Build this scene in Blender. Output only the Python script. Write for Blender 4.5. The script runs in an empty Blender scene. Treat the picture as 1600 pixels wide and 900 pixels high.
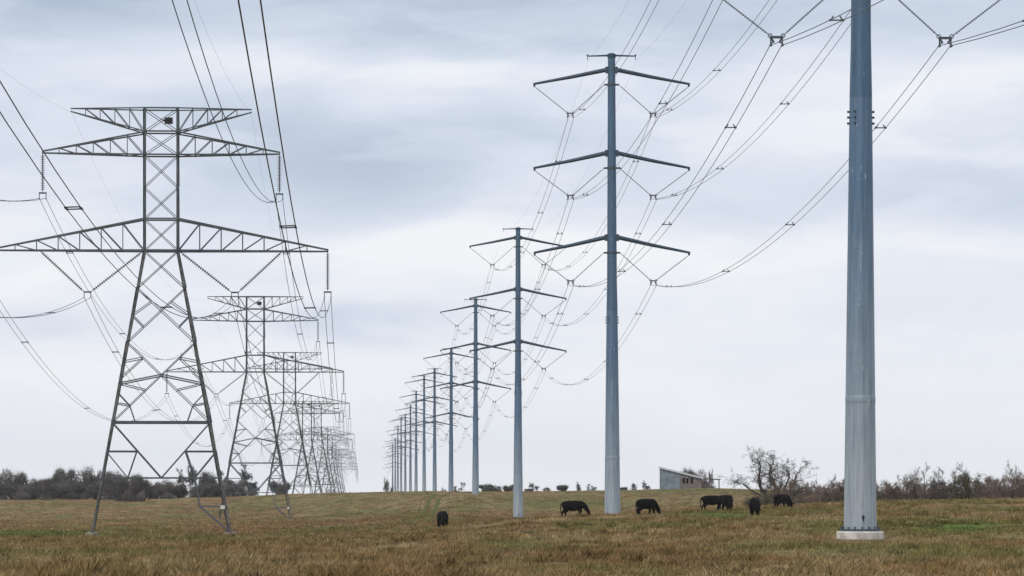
import bpy, math, random
import numpy as np
from mathutils import Vector, Matrix

sc = bpy.context.scene
C = sc.collection
R = math.radians

# ------------------------------------------------------------------ camera
F = 7700.0          # focal length in photo pixels (photo is 1600 wide)
HY = 770.0          # photo row of the eye-level horizon
cam = bpy.data.cameras.new('camera')
cam.sensor_width = 36.0
cam.lens = 36.0 * F / 1600.0
cam.shift_y = (HY - 450.0) / 1600.0
cam.clip_start = 1.0
cam.clip_end = 20000.0
co = bpy.data.objects.new('camera', cam)
co.rotation_euler = (R(90), 0, 0)
C.objects.link(co)
sc.camera = co

# ------------------------------------------------------------------ colour management / cycles
sc.view_settings.view_transform = 'Standard'
sc.view_settings.look = 'None'
sc.view_settings.exposure = 0.0
sc.view_settings.gamma = 1.0
sc.view_settings.use_curve_mapping = False
sc.render.engine = 'CYCLES'
sc.cycles.max_bounces = 5
sc.cycles.diffuse_bounces = 3
sc.cycles.volume_bounces = 1
sc.cycles.use_denoising = True
sc.render.filter_size = 1.35 if hasattr(sc.render, 'filter_size') else 1.5

SUN_EL, SUN_AZ = 42.0, 215.0     # azimuth clockwise from +Y (view direction): behind, left

# ------------------------------------------------------------------ world: overcast sky
world = bpy.data.worlds.new('World')
sc.world = world
world.use_nodes = True
wt = world.node_tree
for n in list(wt.nodes):
    wt.nodes.remove(n)
WN, WL = wt.nodes, wt.links


def wmath(op, a, b=None, c=None, clamp=False):
    n = WN.new('ShaderNodeMath')
    n.operation = op
    n.use_clamp = clamp
    for i, v in enumerate((a, b, c)):
        if v is None:
            continue
        if isinstance(v, (int, float)):
            n.inputs[i].default_value = v
        else:
            WL.new(v, n.inputs[i])
    return n.outputs[0]


tc = WN.new('ShaderNodeTexCoord')
sep = WN.new('ShaderNodeSeparateXYZ')
WL.new(tc.outputs['Generated'], sep.inputs[0])
dx, dy, dz = sep.outputs
hor = wmath('SQRT', wmath('ADD', wmath('MULTIPLY', dx, dx), wmath('MULTIPLY', dy, dy)))
az = wmath('ARCTAN2', dx, dy)                 # radians, 0 = view direction
el = wmath('ARCTAN2', dz, hor)
# in photo-pixel like units so that the cloud list below is readable (1 px = 1/7700 rad)
comb = WN.new('ShaderNodeCombineXYZ')
WL.new(wmath('MULTIPLY', az, 9.0), comb.inputs[0])
WL.new(wmath('MULTIPLY', el, 34.0), comb.inputs[1])


def wnoise(scale, detail, rough, off=0.0, dist=0.0):
    mp = WN.new('ShaderNodeVectorMath')
    mp.operation = 'ADD'
    WL.new(comb.outputs[0], mp.inputs[0])
    mp.inputs[1].default_value = (off, off * 1.7, off * .3)
    n = WN.new('ShaderNodeTexNoise')
    n.inputs['Scale'].default_value = scale
    n.inputs['Detail'].default_value = detail
    n.inputs['Roughness'].default_value = rough
    n.inputs['Distortion'].default_value = dist
    WL.new(mp.outputs[0], n.inputs['Vector'])
    return n.outputs[0]


n1 = wnoise(3.2, 6, .58, 3.1, .6)
n2 = wnoise(1.6, 4, .5, 11.7, .3)
n3 = wnoise(1.1, 6, .58, 23.0, .6)
azw = wmath('ADD', az, wmath('MULTIPLY', wmath('SUBTRACT', n1, .5), .05))
elw = wmath('ADD', el, wmath('MULTIPLY', wmath('SUBTRACT', n2, .5), .016))
# brightness against elevation (photo row -> value)
er = WN.new('ShaderNodeValToRGB')
WL.new(wmath('MULTIPLY', elw, 7700.0 / 1600.0), er.inputs[0])       # 1.0 = 1600 photo px above the horizon
els = er.color_ramp.elements
els[0].position, els[0].color = 0.0, (.95,) * 3 + (1,)
els[1].position, els[1].color = 1.0, (.55,) * 3 + (1,)
for p, v in ((.11, .93), (.20, .86), (.29, .78), (.36, .71), (.43, .60), (.48, .48), (.60, .58)):
    e = els.new(p)
    e.color = (v, v, v, 1)
val = er.outputs[0]
# cloud banks: (photo x, photo y, half width, half height, amount)
BANKS = [(150, 10, 330, 50, -.16), (840, 40, 260, 45, -.16), (460, 118, 480, 32, .17), (690, 110, 120, 30, .08),
         (620, 245, 280, 75, -.24), (610, 330, 170, 40, -.10), (330, 260, 140, 40, -.04), (70, 280, 150, 70, .05),
         (800, 400, 330, 40, .20), (580, 395, 120, 30, .10), (1460, 375, 220, 30, .14), (570, 515, 90, 30, -.20),
         (60, 520, 170, 26, -.15), (1560, 300, 150, 55, -.12), (1280, 150, 200, 90, .14), (1540, 130, 160, 70, .14), (1450, 10, 150, 40, .06),
         (100, 420, 160, 40, .08), (640, 560, 160, 20, .04), (1100, 440, 250, 30, .05)]
for (px, py, hw, hh, am) in BANKS:
    a = wmath('DIVIDE', wmath('SUBTRACT', azw, (px - 800) / F), hw / F)
    b = wmath('DIVIDE', wmath('SUBTRACT', elw, (HY - py) / F), hh / F)
    q = wmath('ADD', wmath('MULTIPLY', a, a), wmath('MULTIPLY', b, b))
    g = wmath('POWER', 2.71828, wmath('MULTIPLY', q, -1.0))
    val = wmath('ADD', val, wmath('MULTIPLY', g, am * 1.08))
# finer broken cloud texture, weaker towards the horizon
soft = wmath('MULTIPLY', wmath('SUBTRACT', n3, .5), wmath('ADD', .16, wmath('MULTIPLY', el, 5.0)))
val = wmath('ADD', val, soft)
n4 = wnoise(2.6, 5, .52, 41.0, .5)
edge = WN.new('ShaderNodeMapRange')
edge.interpolation_type = 'SMOOTHSTEP'
WL.new(n4, edge.inputs[0])
edge.inputs[1].default_value, edge.inputs[2].default_value = .44, .62
edge.inputs[3].default_value, edge.inputs[4].default_value = -.05, .06
val = wmath('ADD', val, wmath('MULTIPLY', edge.outputs[0], wmath('MULTIPLY', el, 16.0, clamp=True)))
cr = WN.new('ShaderNodeValToRGB')
WL.new(val, cr.inputs[0])
ce = cr.color_ramp.elements
ce[0].position, ce[0].color = 0.12, (.320, .410, .575, 1)
ce[1].position, ce[1].color = 1.0, (.875, .895, .925, 1)
for p, c in ((.35, (.455, .53, .655)), (.55, (.59, .66, .77)), (.72, (.70, .75, .855)), (.86, (.80, .83, .90))):
    e = ce.new(p)
    e.color = c + (1,)
sky = WN.new('ShaderNodeTexSky')
sky.sky_type = 'NISHITA'
sky.sun_disc = False
sky.sun_elevation = R(SUN_EL)
sky.sun_rotation = R(SUN_AZ)
sky.air_density = 1.0
sky.dust_density = 2.0
cl10 = WN.new('ShaderNodeVectorMath')
cl10.operation = 'SCALE'
WL.new(cr.outputs[0], cl10.inputs[0])
cl10.inputs['Scale'].default_value = 10.6
mix = WN.new('ShaderNodeMix')
mix.data_type = 'RGBA'
mix.inputs['Factor'].default_value = 0.96       # nearly closed cloud cover over the clear sky
WL.new(sky.outputs[0], mix.inputs[6])
WL.new(cl10.outputs[0], mix.inputs[7])
bg = WN.new('ShaderNodeBackground')
bg.inputs['Strength'].default_value = 0.1
WL.new(mix.outputs[2], bg.inputs['Color'])
wo = WN.new('ShaderNodeOutputWorld')
WL.new(bg.outputs[0], wo.inputs['Surface'])

# ------------------------------------------------------------------ sun (diffused by the cloud)
sl = bpy.data.lights.new('sun', 'SUN')
sl.energy = 1.25
sl.angle = R(15)
sl.color = (1.0, .96, .90)
so = bpy.data.objects.new('sun', sl)
a_, e_ = R(SUN_AZ), R(SUN_EL)
sdir = Vector((math.sin(a_) * math.cos(e_), math.cos(a_) * math.cos(e_), math.sin(e_)))
so.rotation_euler = (-sdir).to_track_quat('-Z', 'Y').to_euler()
so.location = (0, 0, 60)
C.objects.link(so)


# ------------------------------------------------------------------ helpers
class MB:
    """collects tubes, bars, boxes and lathes; build() links them as one mesh object"""

    def __init__(self):
        self.v, self.f = [], []

    def add(self, vs, fs):
        o = len(self.v)
        self.v += [tuple(p) for p in vs]
        self.f += [tuple(i + o for i in f) for f in fs]

    def box(self, c, s, M=None):
        x, y, z = s[0] / 2, s[1] / 2, s[2] / 2
        vs = [Vector((a * x, b * y, d * z)) for d in (-1, 1) for b in (-1, 1) for a in (-1, 1)]
        if M is not None:
            vs = [M @ p for p in vs]
        vs = [p + Vector(c) for p in vs]
        self.add(vs, [(0, 2, 3, 1), (4, 5, 7, 6), (0, 1, 5, 4), (2, 6, 7, 3), (0, 4, 6, 2), (1, 3, 7, 5)])
        return self

    def bar(self, p, q, w, h=None):
        """square bar from p to q"""
        p, q = Vector(p), Vector(q)
        d = q - p
        if d.length < 1e-6:
            return self
        d.normalize()
        up = Vector((0, 0, 1)) if abs(d.z) < .95 else Vector((0, 1, 0))
        a = d.cross(up).normalized() * (w / 2)
        b = d.cross(a).normalized() * ((h or w) / 2)
        vs = [p + a + b, p - a + b, p - a - b, p + a - b, q + a + b, q - a + b, q - a - b, q + a - b]
        self.add(vs, [(0, 1, 5, 4), (1, 2, 6, 5), (2, 3, 7, 6), (3, 0, 4, 7), (3, 2, 1, 0), (4, 5, 6, 7)])
        return self

    def angle(self, p, q, w, t, inward):
        """rolled steel angle: two thin flanges meeting on the line p-q, opening towards `inward`"""
        p, q = Vector(p), Vector(q)
        d = (q - p).normalized()
        n = Vector(inward)
        n = (n - d * n.dot(d)).normalized()
        s = d.cross(n).normalized()
        for e in ((n + s).normalized(), (n - s).normalized()):
            g = d.cross(e).normalized() * (t / 2)
            vs = [p + g, p - g, p - g + e * w, p + g + e * w, q + g, q - g, q - g + e * w, q + g + e * w]
            self.add(vs, [(0, 1, 5, 4), (1, 2, 6, 5), (2, 3, 7, 6), (3, 0, 4, 7), (3, 2, 1, 0), (4, 5, 6, 7)])
        return self

    def tube(self, pts, rad, n=8, caps=True, phase=0.0):
        pts = [Vector(p) for p in pts]
        if not hasattr(rad, '__len__'):
            rad = [rad] * len(pts)
        o = len(self.v)
        ref = None
        for i, p in enumerate(pts):
            d = (pts[min(i + 1, len(pts) - 1)] - pts[max(i - 1, 0)]).normalized()
            if ref is None:
                ref = Vector((1, 0, 0)) if abs(d.x) < .8 else Vector((0, 0, 1))
            a = (ref - d * ref.dot(d)).normalized()
            b = d.cross(a)
            ref = a
            for k in range(n):
                t = 2 * math.pi * k / n + phase
                self.v.append(tuple(p + (a * math.cos(t) + b * math.sin(t)) * rad[i]))
        for i in range(len(pts) - 1):
            for k in range(n):
                k2 = (k + 1) % n
                self.f.append((o + i * n + k, o + i * n + k2, o + (i + 1) * n + k2, o + (i + 1) * n + k))
        if caps:
            self.f.append(tuple(o + k for k in reversed(range(n))))
            self.f.append(tuple(o + (len(pts) - 1) * n + k for k in range(n)))
        return self

    def build(self, name, mat, parent=None, smooth=False):
        me = bpy.data.meshes.new(name)
        me.from_pydata(self.v, [], self.f)
        me.update()
        me.materials.append(mat)
        if smooth:
            me.polygons.foreach_set('use_smooth', [True] * len(me.polygons))
        return link(name, me, parent)


def link(name, me, parent=None):
    o = bpy.data.objects.new(name, me)
    C.objects.link(o)
    if parent is not None:
        o.parent = parent
    return o


def empty(name, loc=(0, 0, 0), rz=0.0):
    o = bpy.data.objects.new(name, None)
    o.empty_display_size = .5
    o.location = loc
    o.rotation_euler = (0, 0, rz)
    C.objects.link(o)
    return o


def tag(o, label=None, cat=None, group=None, kind=None):
    if label:
        o['label'] = label
    if cat:
        o['category'] = cat
    if group:
        o['group'] = group
    if kind:
        o['kind'] = kind
    return o


KIDS = {}


def kids(o):
    if not KIDS or KIDS.get('_n') != len(bpy.data.objects):
        KIDS.clear()
        for x in bpy.data.objects:
            if x.parent is not None:
                KIDS.setdefault(x.parent.name, []).append(x)
        KIDS['_n'] = len(bpy.data.objects)
    return list(KIDS.get(o.name, []))


def copy_tree(o, parent=None):
    ks = kids(o)
    c = o.copy()
    C.objects.link(c)
    if parent is not None:
        c.parent = parent
    for k in ks:
        kk = kids_cached(k)
        d = k.copy()
        C.objects.link(d)
        d.parent = c
        for g in kk:
            e = g.copy()
            C.objects.link(e)
            e.parent = d
    return c


_kc = {}


def kids_cached(k):
    if k.name not in _kc:
        _kc[k.name] = [x for x in bpy.data.objects if x.parent is k]
    return _kc[k.name]


def clone(o):
    """copy a thing, its parts and their sub-parts"""
    c = o.copy()
    C.objects.link(c)
    for k in kids_cached(o):
        d = k.copy()
        C.objects.link(d)
        d.parent = c
        for g in kids_cached(k):
            e = g.copy()
            C.objects.link(e)
            e.parent = d
    return c


def mesh_np(name, V, T, mat, attr=None, parent=None):
    """fast mesh from numpy arrays (triangles)"""
    me = bpy.data.meshes.new(name)
    nv, nt = len(V), len(T)
    me.vertices.add(nv)
    me.vertices.foreach_set('co', np.ascontiguousarray(V, dtype=np.float32).ravel())
    me.loops.add(nt * 3)
    me.loops.foreach_set('vertex_index', np.ascontiguousarray(T, dtype=np.int32).ravel())
    me.polygons.add(nt)
    me.polygons.foreach_set('loop_start', np.arange(0, nt * 3, 3, dtype=np.int32))
    me.update(calc_edges=True)
    me.validate()
    if attr is not None:
        a = me.color_attributes.new('tint', 'FLOAT_COLOR', 'POINT')
        col = np.ones((nv, 4), dtype=np.float32)
        col[:, :3] = attr
        a.data.foreach_set('color', col.ravel())
    me.materials.append(mat)
    return link(name, me, parent)


# ------------------------------------------------------------------ noise in numpy
def vnoise(x, y, seed=0):
    xi, yi = np.floor(x).astype(np.int64), np.floor(y).astype(np.int64)
    fx, fy = x - xi, y - yi
    fx, fy = fx * fx * (3 - 2 * fx), fy * fy * (3 - 2 * fy)

    def h(i, j):
        n = (i * 374761393 + j * 668265263 + seed * 982451653) & 0x7fffffff
        n = ((n ^ (n >> 13)) * 1274126177) & 0x7fffffff
        n = (n ^ (n >> 16)) & 0xffff
        return n / 65535.0
    return (h(xi, yi) * (1 - fx) + h(xi + 1, yi) * fx) * (1 - fy) + (h(xi, yi + 1) * (1 - fx) + h(xi + 1, yi + 1) * fx) * fy


def fbm(x, y, seed=0, oct=4):
    s, a, t = 0, 1.0, 0
    for k in range(oct):
        s = s + a * vnoise(x * 2 ** k, y * 2 ** k, seed + k)
        t += a
        a *= .5
    return s / t


# ------------------------------------------------------------------ terrain: heights over (bearing, distance)
COLS = np.array([-400, 0, 250, 450, 560, 650, 740, 810, 957, 1100, 1250, 1350, 1600, 2000], float)
ROWS = {   # distance: photo row at which the ground there is seen
    100: [901, 901, 901, 901, 901, 901, 901, 901, 901, 901, 900, 900, 900, 900],
    190: [862, 862, 862, 862, 860, 857, 854, 852, 849, 846, 844, 844, 842, 842],
    260: [849, 849, 849, 848, 846, 842, 838, 834, 828, 822, 818, 815, 812, 812],
    345: [839, 839, 839, 838, 836, 831, 820, 811, 803, 801, 803, 800, 797, 796],
    390: [836, 836, 836, 835, 833, 826, 821, 814, 815, 799, 795, 791, 788, 786],
    480: [829, 829, 829, 827, 825, 818, 816, 816, 812, 800, 790, 785, 780, 779],
    560: [822, 822, 822, 820, 818, 812, 812, 815, 808, 796, 788, 784, 780, 778],
    629: [817, 817, 817, 816, 812, 805, 806, 811, 803, 792, 786, 783, 780, 778],
    720: [812, 812, 812, 811, 806, 797, 790, 800, 796, 786, 782, 781, 779, 778],
    790: [807, 807, 807, 804, 798, 786, 769, 789, 788, 780, 780, 779, 778, 778],
    860: [800, 800, 800, 792, 785, 775, 777, 781, 780, 772, 776, 778, 778, 778],
    930: [792, 792, 790, 777, 772, 769, 771, 772, 772, 767, 773, 776, 777, 777],
    1000: [785, 785, 784, 771.5, 769.5, 768, 768, 768, 768, 763.5, 770, 775, 776.5, 777],
    1080: [778, 778, 778, 774, 772, 769.5, 769, 767.5, 766, 762, 766, 775, 776, 776],
}
FAR = {    # distance: height at [left corridor, right corridor]
    1200: (-4.0, -3.6), 1339: (-6.0, -3.4), 1400: (-7.0, -2.2), 1560: (-4.0, -.4), 1739: (-1.6, -.3), 1986: (-4.5, -1.8), 2078: (-5.4, -1.9),
    2215: (-5.2, -2.0), 2455: (-5.5, -.3), 2677: (-6, -1.6), 3000: (-7, -3), 3500: (-7, -4), 6000: (-9, -9)}
_Ds = [0, 60]
_Z = [[-1.7] * len(COLS), [-1.7] * len(COLS)]
for d in sorted(ROWS):
    _Ds.append(d)
    _Z.append([(HY - y) * d / F for y in ROWS[d]])
for d in sorted(FAR):
    a, b = FAR[d]
    t = np.clip((COLS - 560) / 80, 0, 1)
    _Ds.append(d)
    _Z.append(list(a + (b - a) * t))
_Ds, _Z = np.array(_Ds, float), np.array(_Z)
GU = np.linspace(-400, 2000, 481)
GD = np.concatenate([np.arange(0, 1300, 5.0), np.arange(1300, 6001, 25.0)])
_tmp = np.array([np.interp(GU, COLS, r) for r in _Z])
_G = np.array([np.interp(GD, _Ds, _tmp[:, j]) for j in range(len(GU))]).T        # [D, U]
ker = np.hanning(17)
ker /= ker.sum()
_G = np.array([np.convolve(np.pad(r, 8, mode='edge'), ker, 'valid') for r in _G])
ker = np.hanning(7)
ker /= ker.sum()
_G = np.array([np.convolve(np.pad(c, 3, mode='edge'), ker, 'valid') for c in _G.T]).T


def gz(X, Y):
    """terrain height at world X, Y (arrays or numbers)"""
    X, Y = np.asarray(X, float), np.asarray(Y, float)
    d = np.clip(np.hypot(X, np.maximum(Y, 0)), 0, 5990)
    dd = np.where(Y > 1, np.maximum(Y, 0), 0)
    u = np.clip(800 + F * X / np.maximum(dd, 40.0), -399, 1999)
    i = np.clip(np.searchsorted(GD, d) - 1, 0, len(GD) - 2)
    fi = np.clip((d - GD[i]) / (GD[i + 1] - GD[i]), 0, 1)
    ju = (u + 400) / 5.0
    j = np.clip(ju.astype(int), 0, len(GU) - 2)
    fj = ju - j
    z = (_G[i, j] * (1 - fj) + _G[i, j + 1] * fj) * (1 - fi) + (_G[i + 1, j] * (1 - fj) + _G[i + 1, j + 1] * fj) * fi
    return z + (fbm(X / 9.0, Y / 9.0, 5, 3) - .5) * .22


def G(X, Y):
    return float(gz(np.array([X]), np.array([Y]))[0])


def at(px, Y):
    """world X on the bearing of photo column px at distance Y"""
    return (px - 800.0) * Y / F


# grass colours (own colour of dry bluestem, tan stalks, green winter grass)
BROWN = np.array([.290, .192, .088])
TAN = np.array([.345, .255, .128])
RUST = np.array([.280, .168, .083])
OLIVE = np.array([.200, .180, .064])
GREEN = np.array([.135, .185, .045])
DARK = np.array([.135, .098, .046])


def sm(a, b, x):
    t = np.clip((x - a) / (b - a), 0, 1)
    return t * t * (3 - 2 * t)


GPATCH = [  # green winter-grass patches: photo x, distance, half width in px, half depth in m, amount
    (50, 405, 150, 75, 1.0), (300, 400, 100, 14, .35), (1500, 226, 130, 34, 1.0), (1290, 222, 60, 20, .7), (1180, 165, 90, 14, .5), (1130, 325, 80, 34, 1.0), (1150, 300, 60, 10, .5),
    (1080, 960, 130, 80, .7), (880, 800, 150, 90, .75), (500, 880, 160, 60, .4), (780, 128, 140, 4, .5),
    (560, 240, 110, 12, .45), (760, 300, 70, 14, .45), (240, 160, 200, 8, .35), (1560, 330, 80, 14, .5), (700, 390, 60, 12, .6), (600, 480, 220, 30, .4)]


def grass_tint(X, Y):
    a = fbm(X / 6.0, Y / 38.0, 11, 4)
    b = fbm(X / 2.3, Y / 12.0, 23, 4)
    c = fbm(X / 14.0, Y / 60.0, 37, 3)
    d = fbm(X / 1.1, Y / 5.0, 51, 3)
    g = sm(.48, .64, a) * .52
    px = 800 + F * X / np.maximum(Y, 40)
    for (gx, gd, wx, wd, am) in GPATCH:
        g = np.maximum(g, am * np.exp(-((px - gx) / wx) ** 2 - ((Y - gd) / wd) ** 2) * sm(.08, .40, .6 * b + .4 * d))
    t = sm(.42, .58, b)[..., None]
    col = BROWN * (1 - t) + TAN * t
    t = (sm(.52, .68, c) * .75)[..., None]
    col = col * (1 - t) + RUST * t
    g = g[..., None]
    gc = OLIVE * (1 - g) + GREEN * g
    col = col * (1 - g) + gc * g
    t = (sm(.54, .70, d) * .6)[..., None]
    col = col * (1 - t) + DARK * t
    return col


# ------------------------------------------------------------------ materials
def mat(name, color, rough=.6, metal=0.0, vary=.0, scale=8.0, spec=.5):
    m = bpy.data.materials.new(name)
    m.use_nodes = True
    nt = m.node_tree
    b = nt.nodes['Principled BSDF']
    b.inputs['Base Color'].default_value = (*color, 1)
    b.inputs['Roughness'].default_value = rough
    b.inputs['Metallic'].default_value = metal
    b.inputs['Specular IOR Level'].default_value = spec
    if vary:
        t = nt.nodes.new('ShaderNodeTexCoord')
        n = nt.nodes.new('ShaderNodeTexNoise')
        n.inputs['Scale'].default_value = scale
        n.inputs['Detail'].default_value = 5
        nt.links.new(t.outputs['Object'], n.inputs['Vector'])
        r = nt.nodes.new('ShaderNodeValToRGB')
        r.color_ramp.elements[0].position, r.color_ramp.elements[1].position = .3, .7
        r.color_ramp.elements[0].color = (*[c * (1 - vary) for c in color], 1)
        r.color_ramp.elements[1].color = (*[min(1, c * (1 + vary)) for c in color], 1)
        nt.links.new(n.outputs[0], r.inputs[0])
        nt.links.new(r.outputs[0], b.inputs['Base Color'])
    return m


def tint_mat(name, nscale=1.4, vary=.35, rough=.9, stretch=(1, 1, 1)):
    """own colour from the mesh's tint attribute, broken up by noise"""
    m = bpy.data.materials.new(name)
    m.use_nodes = True
    nt = m.node_tree
    b = nt.nodes['Principled BSDF']
    b.inputs['Roughness'].default_value = rough
    b.inputs['Specular IOR Level'].default_value = .02
    a = nt.nodes.new('ShaderNodeVertexColor')
    a.layer_name = 'tint'
    g = nt.nodes.new('ShaderNodeNewGeometry')
    mp = nt.nodes.new('ShaderNodeMapping')
    mp.inputs['Scale'].default_value = stretch
    nt.links.new(g.outputs['Position'], mp.inputs['Vector'])
    n = nt.nodes.new('ShaderNodeTexNoise')
    n.inputs['Scale'].default_value = nscale
    n.inputs['Detail'].default_value = 6
    n.inputs['Roughness'].default_value = .65
    nt.links.new(mp.outputs[0], n.inputs['Vector'])
    mr = nt.nodes.new('ShaderNodeMapRange')
    mr.inputs[1].default_value, mr.inputs[2].default_value = .3, .7
    mr.inputs[3].default_value, mr.inputs[4].default_value = 1 - vary, 1 + vary
    nt.links.new(n.outputs[0], mr.inputs[0])
    mx = nt.nodes.new('ShaderNodeVectorMath')
    mx.operation = 'SCALE'
    nt.links.new(a.outputs[0], mx.inputs[0])
    nt.links.new(mr.outputs[0], mx.inputs['Scale'])
    nt.links.new(mx.outputs[0], b.inputs['Base Color'])
    return m


def pole_mat(name, lo, hi, z0, z1, metal=.35, rough=.5):
    """galvanised steel: base colour graded by height from lo (z0) to hi (z1), vertical run streaks, pale drips"""
    m = bpy.data.materials.new(name)
    m.use_nodes = True
    nt = m.node_tree
    L = nt.links.new
    b = nt.nodes['Principled BSDF']
    b.inputs['Metallic'].default_value = metal
    b.inputs['Roughness'].default_value = rough
    t = nt.nodes.new('ShaderNodeTexCoord')
    s = nt.nodes.new('ShaderNodeSeparateXYZ')
    L(t.outputs['Object'], s.inputs[0])
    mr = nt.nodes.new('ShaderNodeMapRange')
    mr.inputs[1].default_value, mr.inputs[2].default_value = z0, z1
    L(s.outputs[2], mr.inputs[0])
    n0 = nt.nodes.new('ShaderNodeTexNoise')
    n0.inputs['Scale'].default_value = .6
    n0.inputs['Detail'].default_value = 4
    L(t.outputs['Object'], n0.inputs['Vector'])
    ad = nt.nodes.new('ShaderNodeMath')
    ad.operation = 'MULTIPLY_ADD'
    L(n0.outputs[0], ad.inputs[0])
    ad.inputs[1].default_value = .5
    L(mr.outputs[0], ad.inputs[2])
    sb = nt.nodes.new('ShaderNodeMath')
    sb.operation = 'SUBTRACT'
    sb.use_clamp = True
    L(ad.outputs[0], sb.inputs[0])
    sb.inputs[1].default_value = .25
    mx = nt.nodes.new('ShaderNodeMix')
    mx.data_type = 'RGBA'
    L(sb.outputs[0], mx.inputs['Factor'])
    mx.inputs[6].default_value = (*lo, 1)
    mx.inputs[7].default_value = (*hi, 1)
    mp = nt.nodes.new('ShaderNodeMapping')
    mp.inputs['Scale'].default_value = (5.0, 5.0, .22)
    L(t.outputs['Object'], mp.inputs[0])
    n1 = nt.nodes.new('ShaderNodeTexNoise')
    n1.inputs['Scale'].default_value = 1.6
    n1.inputs['Detail'].default_value = 5
    n1.inputs['Roughness'].default_value = .7
    L(mp.outputs[0], n1.inputs['Vector'])
    m1 = nt.nodes.new('ShaderNodeMapRange')
    m1.inputs[1].default_value, m1.inputs[2].default_value = .3, .7
    m1.inputs[3].default_value, m1.inputs[4].default_value = .74, 1.26
    L(n1.outputs[0], m1.inputs[0])
    sc_ = nt.nodes.new('ShaderNodeVectorMath')
    sc_.operation = 'SCALE'
    L(mx.outputs[2], sc_.inputs[0])
    L(m1.outputs[0], sc_.inputs['Scale'])
    # pale drips
    mp2 = nt.nodes.new('ShaderNodeMapping')
    mp2.inputs['Scale'].default_value = (4.2, 4.2, 1.1)
    mp2.inputs['Location'].default_value = (2.3, 7.7, 1.9)
    L(t.outputs['Object'], mp2.inputs[0])
    n2 = nt.nodes.new('ShaderNodeTexNoise')
    n2.inputs['Scale'].default_value = 1.9
    n2.inputs['Detail'].default_value = 3
    n2.inputs['Distortion'].default_value = .8
    L(mp2.outputs[0], n2.inputs['Vector'])
    m2 = nt.nodes.new('ShaderNodeMapRange')
    m2.inputs[1].default_value, m2.inputs[2].default_value = .675, .73
    m2.inputs[3].default_value, m2.inputs[4].default_value = 0, .6
    L(n2.outputs[0], m2.inputs[0])
    mx2 = nt.nodes.new('ShaderNodeMix')
    mx2.data_type = 'RGBA'
    L(m2.outputs[0], mx2.inputs['Factor'])
    L(sc_.outputs[0], mx2.inputs[6])
    mx2.inputs[7].default_value = (.62, .64, .66, 1)
    L(mx2.outputs[2], b.inputs['Base Color'])
    return m


M_GROUND = tint_mat('ground_soil_and_grass', .55, .42, .95, (1, .35, 1))
M_GRASS = tint_mat('dry_grass_blades', 2.0, .30, .85)
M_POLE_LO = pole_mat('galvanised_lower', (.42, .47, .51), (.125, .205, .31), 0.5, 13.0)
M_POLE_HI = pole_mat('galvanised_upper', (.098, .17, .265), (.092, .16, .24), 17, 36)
M_ARM = mat('galvanised_arm', (.055, .088, .12), .5, .35, .18, 2.0)
M_BRACKET = mat('steel_bracket', (.085, .105, .12), .5, .4)
M_CONCRETE = mat('footing_concrete', (.70, .645, .58), .9, 0, .30, 2.2)
M_PAD = mat('weathered_pad_concrete', (.33, .29, .24), .95, 0, .4, 2.5)
M_LATTICE = mat('weathered_lattice_steel', (.098, .112, .120), .6, .25, .35, .9)
M_LEG = mat('weathered_leg_steel', (.105, .102, .097), .65, .2, .75, 1.6)
M_WIRE = mat('aluminium_conductor', (.15, .165, .185), .5, .5)
M_WIRE2 = mat('aged_conductor', (.055, .06, .07), .55, .4)
M_POLY = mat('polymer_insulator', (.25, .27, .30), .55, 0)
M_DISC = mat('dark_insulator_disc', (.055, .055, .058), .4, 0)
M_DARKBOX = mat('dark_box', (.012, .013, .015), .7, 0)
M_SIGN = mat('white_sign_plate', (.72, .70, .64), .5, 0)
M_COW = mat('black_cow_coat', (.0055, .0045, .004), .75, 0, .35, 6.0, .10)
M_BARK = mat('grey_brown_bark', (.085, .070, .056), .9, 0, .3, 3.0)
M_TWIG_R = mat('brown_bare_twigs', (.225, .165, .125), .9, 0, .4, .8)
M_TWIG_M = mat('mesquite_twigs', (.085, .074, .066), .9, 0, .3, 1.5)
M_TWIG_L = mat('dark_grey_winter_foliage', (.135, .120, .105), .9, 0, .6, .6)
M_TWIG_B = mat('grey_bare_twigs', (.10, .092, .086), .9, 0, .3, 1.0)
M_BUSH_O = mat('olive_brush_foliage', (.125, .110, .065), .9, 0, .4, .8)
M_TIN = mat('blue_grey_corrugated_tin', (.215, .265, .295), .55, .2, .3, .9)
M_BOARD = mat('weathered_boards', (.20, .165, .155), .85, 0, .3, 2.2)
M_ROOF = mat('pale_tin_roof', (.62, .64, .66), .45, .2, .1, .8)
M_HOLE = mat('dark_stall_interior', (.03, .022, .02), .9)
M_POST = mat('timber_post', (.10, .08, .065), .9)

# ------------------------------------------------------------------ ground sheet
ang = np.concatenate([np.linspace(-math.pi, -.16, 60)[:-1], np.linspace(-.16, .16, 330), np.linspace(.16, math.pi, 60)[1:]])[:-1]
rad = np.concatenate([[0.0, 10, 25, 45], np.linspace(60, 480, 190), np.linspace(486, 1300, 120), np.geomspace(1330, 5000, 40)])
NA, NR = len(ang), len(rad)
A_, R_ = np.meshgrid(ang, rad)
GX, GY = R_ * np.sin(A_), R_ * np.cos(A_)
GZ = gz(GX.ravel(), GY.ravel())
V = np.stack([GX.ravel(), GY.ravel(), GZ], 1)
ii, jj = np.meshgrid(np.arange(NR - 1), np.arange(NA), indexing='ij')
j2 = (jj + 1) % NA
a0, a1, b0, b1 = ii * NA + jj, ii * NA + j2, (ii + 1) * NA + jj, (ii + 1) * NA + j2
T = np.concatenate([np.stack([a0, b0, b1], -1).reshape(-1, 3), np.stack([a0, b1, a1], -1).reshape(-1, 3)])
T = T[:, ::-1]
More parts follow.
